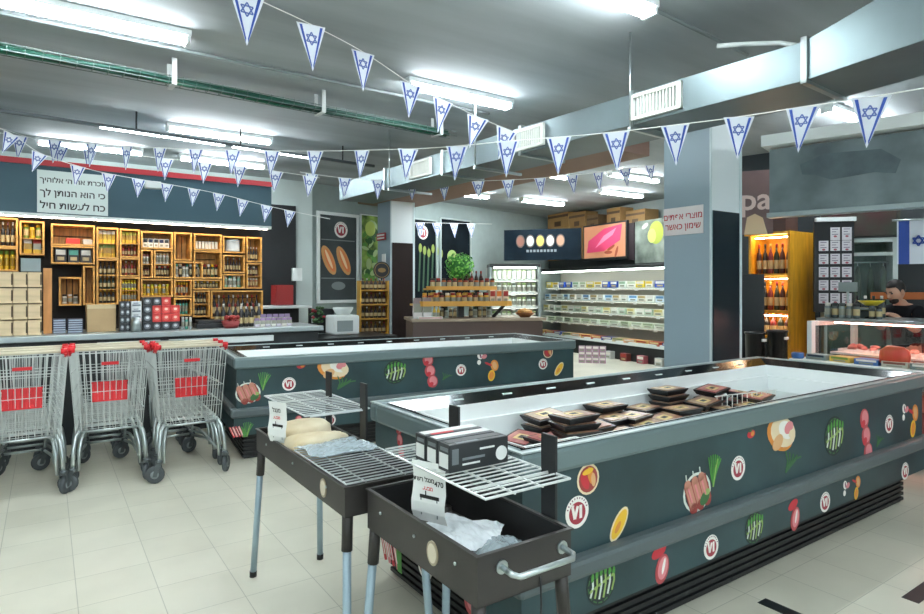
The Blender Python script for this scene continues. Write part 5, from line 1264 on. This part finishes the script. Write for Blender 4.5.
for k, (z, h, n) in enumerate(((.95, .28, 5), (1.27, .36, 6), (1.73, .38, 6))):
    put_row('bottle', [('#3a1a1a', '#b5452c'), ('#151212', '#1c1a1a'), ('#6a1f22', '#c9a04a'), ('#1c2416', '#7a1c20')], n, .04, wl-.04, .12, z+.001, h, 'lit wine shelf %s bay' % ['bottom', 'middle', 'top'][k], ['brown wine', 'black wine', 'red wine', 'green wine'], 'wine bottles in the lit shelf', O_W, YW)
# box + poster above the wine shelf
bt = Matrix.Rotation(YW, 3, 'Z')
ob = thing('gift_box', 'brown gift box with orange picture on top of the wine shelf', 'box', O_W + bt @ Vector((.2, .05, HW+.031)), YW)
MB().box(-.09, .25, 0, .3, 0, .24).build('carton', mat('gift_brown', '#4a3530', .5), ob, .004); MB().box(-.08, .08, -.003, 0, .01, .2).prism(ell(.06, .07, 18, 0, .08), .003, .005, 1, FL_M).build('picture', [mat('gift_rose', '#b5806a', .5), mat('gift_orange', '#d9763a', .5)], ob)
# the 'pa' poster
PP = at_d(737, 235, 7.15)
x1p = at_d(773, 235, 7.0)
zb_, zt_ = PP.z, at_d(737, 172, 7.15).z
wp = (x1p - PP).length
pp = thing('brown_poster', 'brown poster with pale script letters above the wine shelf', 'poster', (PP.x, PP.y, 0), math.atan2(x1p.y-PP.y, x1p.x-PP.x))
pb = MB().box(0, wp, -.01, .01, zb_, zt_).build('poster_board', mat('poster_mauve', '#7a6260', .6, var=.2, vscale=2), pp)
tx = MB(); add_text(tx, 'pa', .36, upright(wp*.52, -.012, zb_ + .40), 0, .006)
tx.prism([(wp*.2, zb_), (wp*.28, zb_+.2), (wp*.5, zb_+.24), (wp*.72, zb_+.19), (wp*.85, zb_)], 0, .002, 1, Matrix.Translation((0, -.011, 0)) @ FL_M)
tx.build('lettering', [mat('letter_pink', '#ead2c8', .5), mat('cream_picture', '#e3c7a0', .5)], pb)
# dark fridge between column and shelf
fd = boxthing('dark_fridge', 'dark tall fridge standing between the near column and the wine shelf', 'fridge', 738, 762, 274, 420, 7.2, .25, mat('fridge_dark', '#15191d', .3), -.44)
for k, (a, b2, q) in enumerate(((746, 764, 332), (768, 786, 330))):
    bn = thing('black_bin', 'black plastic bin before the wine shelf, %s one' % ['left', 'right'][k], 'bin', at_d((a+b2)/2, q, 6.75) * 1, YU)
    z = bn.location.z; bn.location.z = 0
    MB().lathe([(.08, 0), (.1, z-.02), (.11, z-.02), (.11, z), (.095, z), (.07, .03)], 18).build('bin_body', M_blackm, bn); MB().box(-.04, .04, -.11, -.098, z-.1, z-.07).build('bin_label', M_whitep, bn)

# ================================================================ service counter with glass front
OD = Vector((3.50, 6.10, 0)); YDC = math.atan2(-.866, .5)
dc = thing('meat_counter', 'glass-fronted meat counter with steel top at the right edge', 'counter', OD, YDC)
Ld, Dd = 2.4, .85
MB().box(0, Ld, .05, Dd, 0, .62).build('base', mat('counter_pink', '#8f4a48', .35), dc, .01)
MB().box(0, Ld, 0, Dd, .62, .66).build('deck', M_steel, dc)
MB().box(.03, Ld, .48, .5, .66, .875).build('inner_panel', mat('salmon_panel', '#c87a6c', .4), dc)
MB().box(.03, Ld, .3, Dd-.05, .88, .90).build('inner_shelf', M_white, dc)
MB().box(-.01, Ld, .12, Dd+.02, 1.215, 1.25).build('top_ledge', M_steel, dc, .006)
MB().box(-.03, .02, -.01, .06, .0, 1.22).box(-.03, .02, .06, Dd, 1.17, 1.22).box(-.03, .02, Dd-.06, Dd, 0, 1.22).build('end_frame', M_white, dc, .006)
MB().box(.02, Ld, .055, .061, .66, 1.215).build('front_glass', M_glass, dc)
MB().box(.02, Ld, .0, .05, .47, .66).build('front_bumper', mat('counter_salmon', '#b86a5c', .3), dc, .01)
MB().box(.1, Ld-.1, .25, .29, 1.195, 1.214).build('inner_light', mat('rose_light', '#ffa898', emit=16), dc)
M_meat = mat('raw_meat', '#b0504c', .35, var=.3, vscale=14, col2='#d89a90'); M_meat2 = mat('pale_meat', '#d3a598', .35, var=.2, vscale=12)
dm = Matrix.Rotation(YDC, 3, 'Z')
for lev, z, y, n in (('lower deck', .661, .2, 5), ('inner shelf', .901, .5, 5)):
    for k in range(n):
        t = thing('meat_platter', 'steel platter of raw meat on the %s of the glass counter, %s from left' % (lev, ORD[k]), 'platter', OD + dm @ Vector((.22 + k*.37, y, z)), YDC, 'platters of raw meat')
        MB().box(-.16, .16, -.1, .1, 0, .012).ring(-.165, .165, -.105, .105, .008, .0, .03).build('platter', M_white if lev[0] == 'i' else M_steel, t)
        mb = MB(); rr = random.Random(k + len(lev))
        for j in range(9): mb.ball((rr.uniform(-.11, .11), rr.uniform(-.06, .06), .03 + rr.uniform(0, .03)), (rr.uniform(.03, .06), rr.uniform(.025, .04), rr.uniform(.018, .03)), 8, 6)
        mb.build('meat', M_meat if k % 2 == 0 else M_meat2, t)
# packages on the front ledge
lg = thing('front_ledge', 'low shelf of packets in front of the meat counter', 'shelf', OD, YDC)
MB().box(.0, Ld, -.36, -.03, .835, .865).build('shelf_board', M_whitep, lg, .004)
for x in (.05, Ld-.1): MB().box(x, x+.05, -.32, -.08, 0, .835).build('support', M_cool, lg)
put_row('pack', [('#8a9a98', '#2a3a4a'), ('#c9a84a', '#6a8a3a'), ('#3f6aa8', WH), ('#b5b8a8', '#7a4a3a'), ('#6a7a78', WH)], 10, .1, Ld-.1, -.2, .866, .05, 'ledge before the glass counter', ['grey', 'yellow', 'blue', 'beige', 'dull green'], 'packets on the counter ledge', OD, YDC)
tag(MB().lathe([(.05, 0), (.055, .01), (.055, .05), (.05, .055)], 18).build('blue_lid', mat('lid_blue', '#2f5f9c', .4), None, 0, OD + dm @ Vector((.04, -.28, .866)), 0), 'round blue lid on the ledge at the left end of the glass counter', 'lid')
bag('snack_bag', 'orange and red bag on the ledge before the glass counter', 'bag', OD + dm @ Vector((.85, -.19, .955)), (.22, .12, .17), YDC + .2, mat('bag_orange', '#d0622c', .4, var=.3, vscale=9, col2='#c23a2c', bump=.3), 8)
# things on the steel top
def on_top(x, y): return OD + dm @ Vector((x, y, 1.251))
scl = thing('weighing_scale', 'grey weighing scale with display on the steel counter top', 'scale', on_top(.14, .48), YDC)
MB().box(-.16, .16, -.14, .14, 0, .07).build('scale_body', mat('scale_dark', '#3a4143', .4), scl, .01); MB().box(-.17, .17, -.15, .15, .08, .095).box(-.03, .03, -.03, .03, .07, .08).build('weighing_plate', M_steel, scl, .004)
MB().tube([(-.1, .13, .05), (-.1, .13, .30)], .012, 8).build('display_post', M_steel, scl); MB().box(-.19, -.01, .115, .15, .26, .36).build('display', mat('scale_face', '#8f9a98', .3), scl, .006)
def tops(kind, cl, adj, n, x0, x1, y, h, pl_): put_row(kind, cl, n, x0, x1, y, 1.251, h, pl_, adj, pl_, OD, YDC)
tops('jar', [('#6a7576', WH), ('#4a5556', '#2a2e30'), ('#8a9694', '#3a4042')], ['grey', 'dark grey', 'pale grey'], 5, .02, .36, .22, .15, 'front of the glass counter top')
tops('bottle', [('#1c2022', '#2a2e30'), ('#3a4042', WH)], ['black', 'charcoal'], 4, .05, .36, .70, .22, 'back of the glass counter top')
tops('jar', [('#2a2f30', '#5a6466'), ('#566062', '#202426')], ['black', 'slate'], 2, .40, .52, .3, .12, 'middle of the glass counter top')
yb = thing('yellow_bowl', 'bright yellow bowl on a black stand on the counter top', 'bowl', on_top(.36, .42), YDC)
MB().lathe([(.05, .125), (.1, .16), (.115, .175), (.105, .175), (.05, .14)], 18).build('bowl', mat('bowl_yellow', '#d8c21f', .4), yb); MB().lathe([(.06, 0), (.06, .01), (.02, .02), (.02, .11), (.05, .125)], 14).build('stand', M_black, yb)
tag(MB().ball((0, 0, .055), (.045, .04, .055), 12, 8).build('lemon', mat('lemon_yellow', '#d9c832', .5), None, 0, on_top(.03, .62), 0), 'lemon at the left end of the glass counter top', 'lemon')

# menu board with cards
MBp = at_d(816, 300, 7.2); wm = .40
mbd = thing('card_board', 'tall black board holding rows of white cards behind the counter', 'board', (MBp.x, MBp.y, 0), -.25)
zb_ = at_d(830, 312, 7.2).z; zt_ = at_d(830, 222, 7.2).z
MB().box(-.02, wm, 0, .04, zb_, zt_).build('board', M_black, mbd); MB().box(.0, wm+.02, -.02, .06, zt_, zt_+.05).build('top_strip', M_white, mbd, .004)
for r_ in range(6):
    for c_ in range(3):
        if (r_, c_) == (0, 0): continue
        x = .03 + c_*.122; z = zt_ - .13 - r_*.155
        cd = MB().box(x, x+.1, -.006, 0, z-.06 - (.03 if r_ == 0 else 0), z+.06, 0)
        for q in range(3): cd.box(x+.015, x+.08 - .02*(q % 2), -.0068, -.006, z+.035-.03*q, z+.043-.03*q, 1)
        cd.prism(ell(.018, .012, 12, x+.05, z-.045), 0, .0015, 2, Matrix.Translation((0, -.006, 0)) @ FL_M)
        cd.build('card', [mat('card_pale', '#d6d3d8', .6), mat('card_ink', '#6a6272', .6), mat('card_rose', '#a85a68', .6)], mbd)
# hanging cold case behind
CC = at_d(842, 300, 7.0)
cc = thing('glass_case', 'tall pale framed glass case with hanging meat behind the counter', 'display case', (CC.x, CC.y + .35, 0), -.45)
wc = .74
MB().box(0, wc, .42, .45, .2, 2.12).build('back_panel', mat('case_green', '#5d7468', .5, var=.2, vscale=3, stretch=(6, 1, 1)), cc)
fr = MB().box(0, .035, 0, .45, .2, 2.12).box(wc-.05, wc, 0, .45, .2, 2.12).box(0, wc, 0, .45, 2.09, 2.14).box(0, wc, 0, .45, .2, .25).box(0, wc, 0, .03, 1.93, 1.97)
fr.build('frame', mat('case_frame', '#b9c6c2', .4), cc)
MB().box(.04, wc-.05, .01, .014, .25, 1.93).build('door_glass', glass_mat('matt_glass', '#eaf4f0', .03, .25), cc)
MB().tube([(.05, .2, 1.86), (wc-.06, .2, 1.86)], .01, 8).build('hanging_rail', M_steel, cc)
for k in range(5):
    hm = MB().tube([(.11 + k*.13, .2, 1.86), (.11 + k*.13, .2, 1.8)], .005, 6, 0).ball((.11 + k*.13, .2, 1.58 - .03*(k % 2)), (.04, .04, .24), 10, 8, 1)
    hm.build('hanging_meat', [M_steel, mat('cured_meat', '#4d5a48', .6, var=.3, vscale=8)], cc)
MB().box(-.03, wc+.02, -.02, .1, 2.16, 2.46).build('picture_header', mat('header_meat', '#5a3030', .5, var=.5, vscale=3, col2='#2a3a2c'), cc)
# hanging flag
FG = at_d(897, 221, 5.9); fx = .80
fg = thing('hanging_flag', 'white flag with two blue stripes and star hanging above the man', 'flag', FG, -.5)
n = 14; w_ = .37; h_ = .42
def wave(x): return .012*math.sin(x*16)
cl = MB()
bands = [0, .012, .10, .235, .323, w_]; bm_ = [0, 1, 0, 1, 0]
for (a, b2, m) in zip(bands, bands[1:], bm_):
    for k in range(6):
        xa, xb = a + (b2-a)*k/6, a + (b2-a)*(k+1)/6
        vs = [(xa, wave(xa), 0), (xb, wave(xb), 0), (xb, wave(xb), -h_), (xa, wave(xa), -h_)]
        cl.add(vs + [(x, y+.003, z) for x, y, z in vs], [(0, 1, 2, 3), (7, 6, 5, 4), (0, 4, 5, 1), (2, 6, 7, 3)], m)
star(cl, .168, -h_*.47, .05, .011, 1, .016, FL_M)
cl.build('cloth', [mat('flag_white', '#dfe4ee', .7), M_blue], fg)
MB().tube([(-.04, 0, .006), (w_+.04, 0, .006)], .009, 8).build('hanging_rod', M_steel, fg)
for x in (0, w_): MB().tube([(x, 0, .006), (x, .0, .30)], .003, 5).build('hanging_cord', M_black, fg)
boxthing('dark_cabinet', 'dark cabinet with a small screen below the hanging flag', 'cabinet', 893, 950, 262, 400, 7.2, .1, mat('cabinet_night', '#131a1d', .4), -.6)
tag(MB().box(-.5, .6, 0, .04, -.04, .04).build('orange_shelf', mat('shelf_orange', '#a85a22', .5), None, .004, at_d(925, 296, 6.7), -.6), 'narrow orange shelf at the right edge behind the man', 'shelf')

# ================================================================ the man behind the counter
def skin(name, verts, edges, radii, mats_, parent, sub=2, mi=0):
    me = bpy.data.meshes.new(name + '_cage'); me.from_pydata([tuple(v) for v in verts], edges, [])
    o = bpy.data.objects.new('cage', me); C.objects.link(o)
    o.modifiers.new('s', 'SKIN'); sv = me.skin_vertices[0].data
    for i, r in enumerate(radii): sv[i].radius = r if isinstance(r, tuple) else (r, r); sv[i].use_root = (i == 0)
    m = o.modifiers.new('u', 'SUBSURF'); m.levels = sub; m.render_levels = sub
    dg = bpy.context.evaluated_depsgraph_get(); dg.update()
    res = bpy.data.meshes.new_from_object(o.evaluated_get(dg))
    vs = [v.co.copy() for v in res.vertices]; fs = [tuple(p.vertices) for p in res.polygons]
    bpy.data.objects.remove(o); bpy.data.meshes.remove(me); bpy.data.meshes.remove(res)
    return vs, fs
MP = Vector((4.72, 6.45, 0))
man = thing('person', 'man in black shirt with dark hair looking down behind the meat counter', 'person', MP, math.radians(200))   # local -y is his front
# he faces towards the counter and the picture's left; local front = +y after the turn below
man.rotation_euler = (0, 0, math.radians(100)); man.scale = (.955, .955, .955)
V = [(0, 0, .93), (0, .0, 1.06), (0, .02, 1.22), (0, .03, 1.36), (0, .06, 1.44), (0, .09, 1.50)]      # pelvis .. neck (front = +y)
Rr = [(.15, .11), (.135, .10), (.15, .11), (.15, .10), (.06, .06), (.055, .055)]
E_ = [(0, 1), (1, 2), (2, 3), (3, 4), (4, 5)]
for s in (-1, 1):
    b0 = len(V)
    V += [(s*.17, .03, 1.38), (s*.215, .06, 1.24), (s*.22, .11, 1.16), (s*.17, .30, 1.31), (s*.155, .35, 1.345)]
    Rr += [.055, .05, .042, .032, .03]; E_ += [(3, b0), (b0, b0+1), (b0+1, b0+2), (b0+2, b0+3), (b0+3, b0+4)]
    h0 = b0+4
    for k, (dx, ln_) in enumerate(((-.03, .075), (-.01, .085), (.01, .08), (.028, .065))):
        f0 = len(V); V += [(s*.155 + dx, .40, 1.345), (s*.155 + dx*1.1, .40 + ln_*.55, 1.34), (s*.155 + dx*1.1, .40 + ln_*.9, 1.325)]; Rr += [.010, .009, .008]; E_ += [(h0, f0), (f0, f0+1), (f0+1, f0+2)]
    f0 = len(V); V += [(s*.155 - s*.035, .37, 1.34), (s*.155 - s*.05, .41, 1.33)]; Rr += [.011, .009]; E_ += [(h0, f0), (f0, f0+1)]
    l0 = len(V)
    V += [(s*.09, 0, .86), (s*.10, .01, .5), (s*.10, -.02, .10), (s*.105, .10, .045)]; Rr += [.085, .06, .042, .04]; E_ += [(0, l0), (l0, l0+1), (l0+1, l0+2), (l0+2, l0+3)]
vs, fs = skin('body', V, E_, Rr, None, man)
body = MB().add(vs, fs, 0, None, True)
HM = Matrix.Translation((0, .135, 1.585)) @ Matrix.Rotation(-.42, 4, 'X')      # head bowed forward
hd = MB()
hd.ball((0, 0, 0), (.078, .098, .118), 24, 18)
for i, v in enumerate(hd.v):      # jaw, brow
    if v.z < -.02: f = 1 - .32*min(1, (-.02 - v.z)/.1); hd.v[i] = Vector((v.x*f, v.y*(1 - .12*min(1, (-.02-v.z)/.1)) + .012*min(1, (-.02-v.z)/.1), v.z))
hd.ball((0, .104, -.012), (.013, .02, .026), 10, 8); hd.ball((0, .098, -.052), (.026, .012, .009), 10, 6, 1)
for s in (-1, 1):
    hd.ball((s*.08, -.005, -.008), (.01, .022, .034), 8, 8); hd.ball((s*.032, .086, .012), (.014, .01, .009), 10, 6, 2); hd.box(s*.032-.016, s*.032+.016, .09, .1, .03, .037, 3)
for q, m, sm_i in zip(hd.f, hd.m, hd.sm): pass
o = len(body.v); body.v += [HM @ v for v in hd.v]
for q, m in zip(hd.f, hd.m): body.f.append([o+i for i in q]); body.m.append(m); body.sm.append(True)
body.build('body', [mat('skin_tone', '#c2957d', .5), mat('lip_tone', '#a0655c', .5), mat('eye_dark', '#2a211e', .3), mat('brow_dark', '#1c1614', .7)], man)
hr = MB(); hr.ball((0, -.012, .03), (.086, .102, .105), 22, 14)
for i, v in enumerate(hr.v):
    if v.y > .03 and v.z < .075: hr.v[i] = Vector((v.x*.9, .03 + (v.y-.03)*.2, v.z))
    if v.z < -.03: hr.v[i].z = -.03 + (v.z + .03)*.6
hr.v = [HM @ v for v in hr.v]
hr.build('hair', mat('hair_dark', '#1b1512', .6), man)
bd = MB(); bd.ball((0, .062, -.085), (.05, .042, .036), 14, 8); bd.v = [HM @ v for v in bd.v]; bd.build('beard', mat('beard_dark', '#2a1f1a', .8), man)
keep = [0, 1, 2, 3]
SV = [(0, 0, .90), (0, .0, 1.06), (0, .02, 1.22), (0, .03, 1.36), (0, .055, 1.43)]; SR = [(.17, .13), (.155, .12), (.168, .128), (.168, .118), (.075, .075)]; SE = [(0, 1), (1, 2), (2, 3), (3, 4)]
for s in (-1, 1):
    b0 = len(SV); SV += [(s*.17, .03, 1.38), (s*.215, .06, 1.24), (s*.218, .095, 1.185)]; SR += [.07, .065, .058]; SE += [(3, b0), (b0, b0+1), (b0+1, b0+2)]
vs, fs = skin('shirt', SV, SE, SR, None, man); MB().add(vs, fs, 0, None, True).build('shirt', mat('shirt_black', '#0e0f14', .85, spec=.2), man)
TV = [(0, 0, .93)]; TR = [(.165, .125)]; TE = []
for s in (-1, 1):
    l0 = len(TV); TV += [(s*.09, 0, .84), (s*.10, .01, .5), (s*.10, -.02, .12)]; TR += [.1, .078, .062]; TE += [(0, l0), (l0, l0+1), (l0+1, l0+2)]
vs, fs = skin('trousers', TV, TE, TR, None, man); MB().add(vs, fs, 0, None, True).build('trousers', mat('trouser_grey', '#23262b', .75), man)
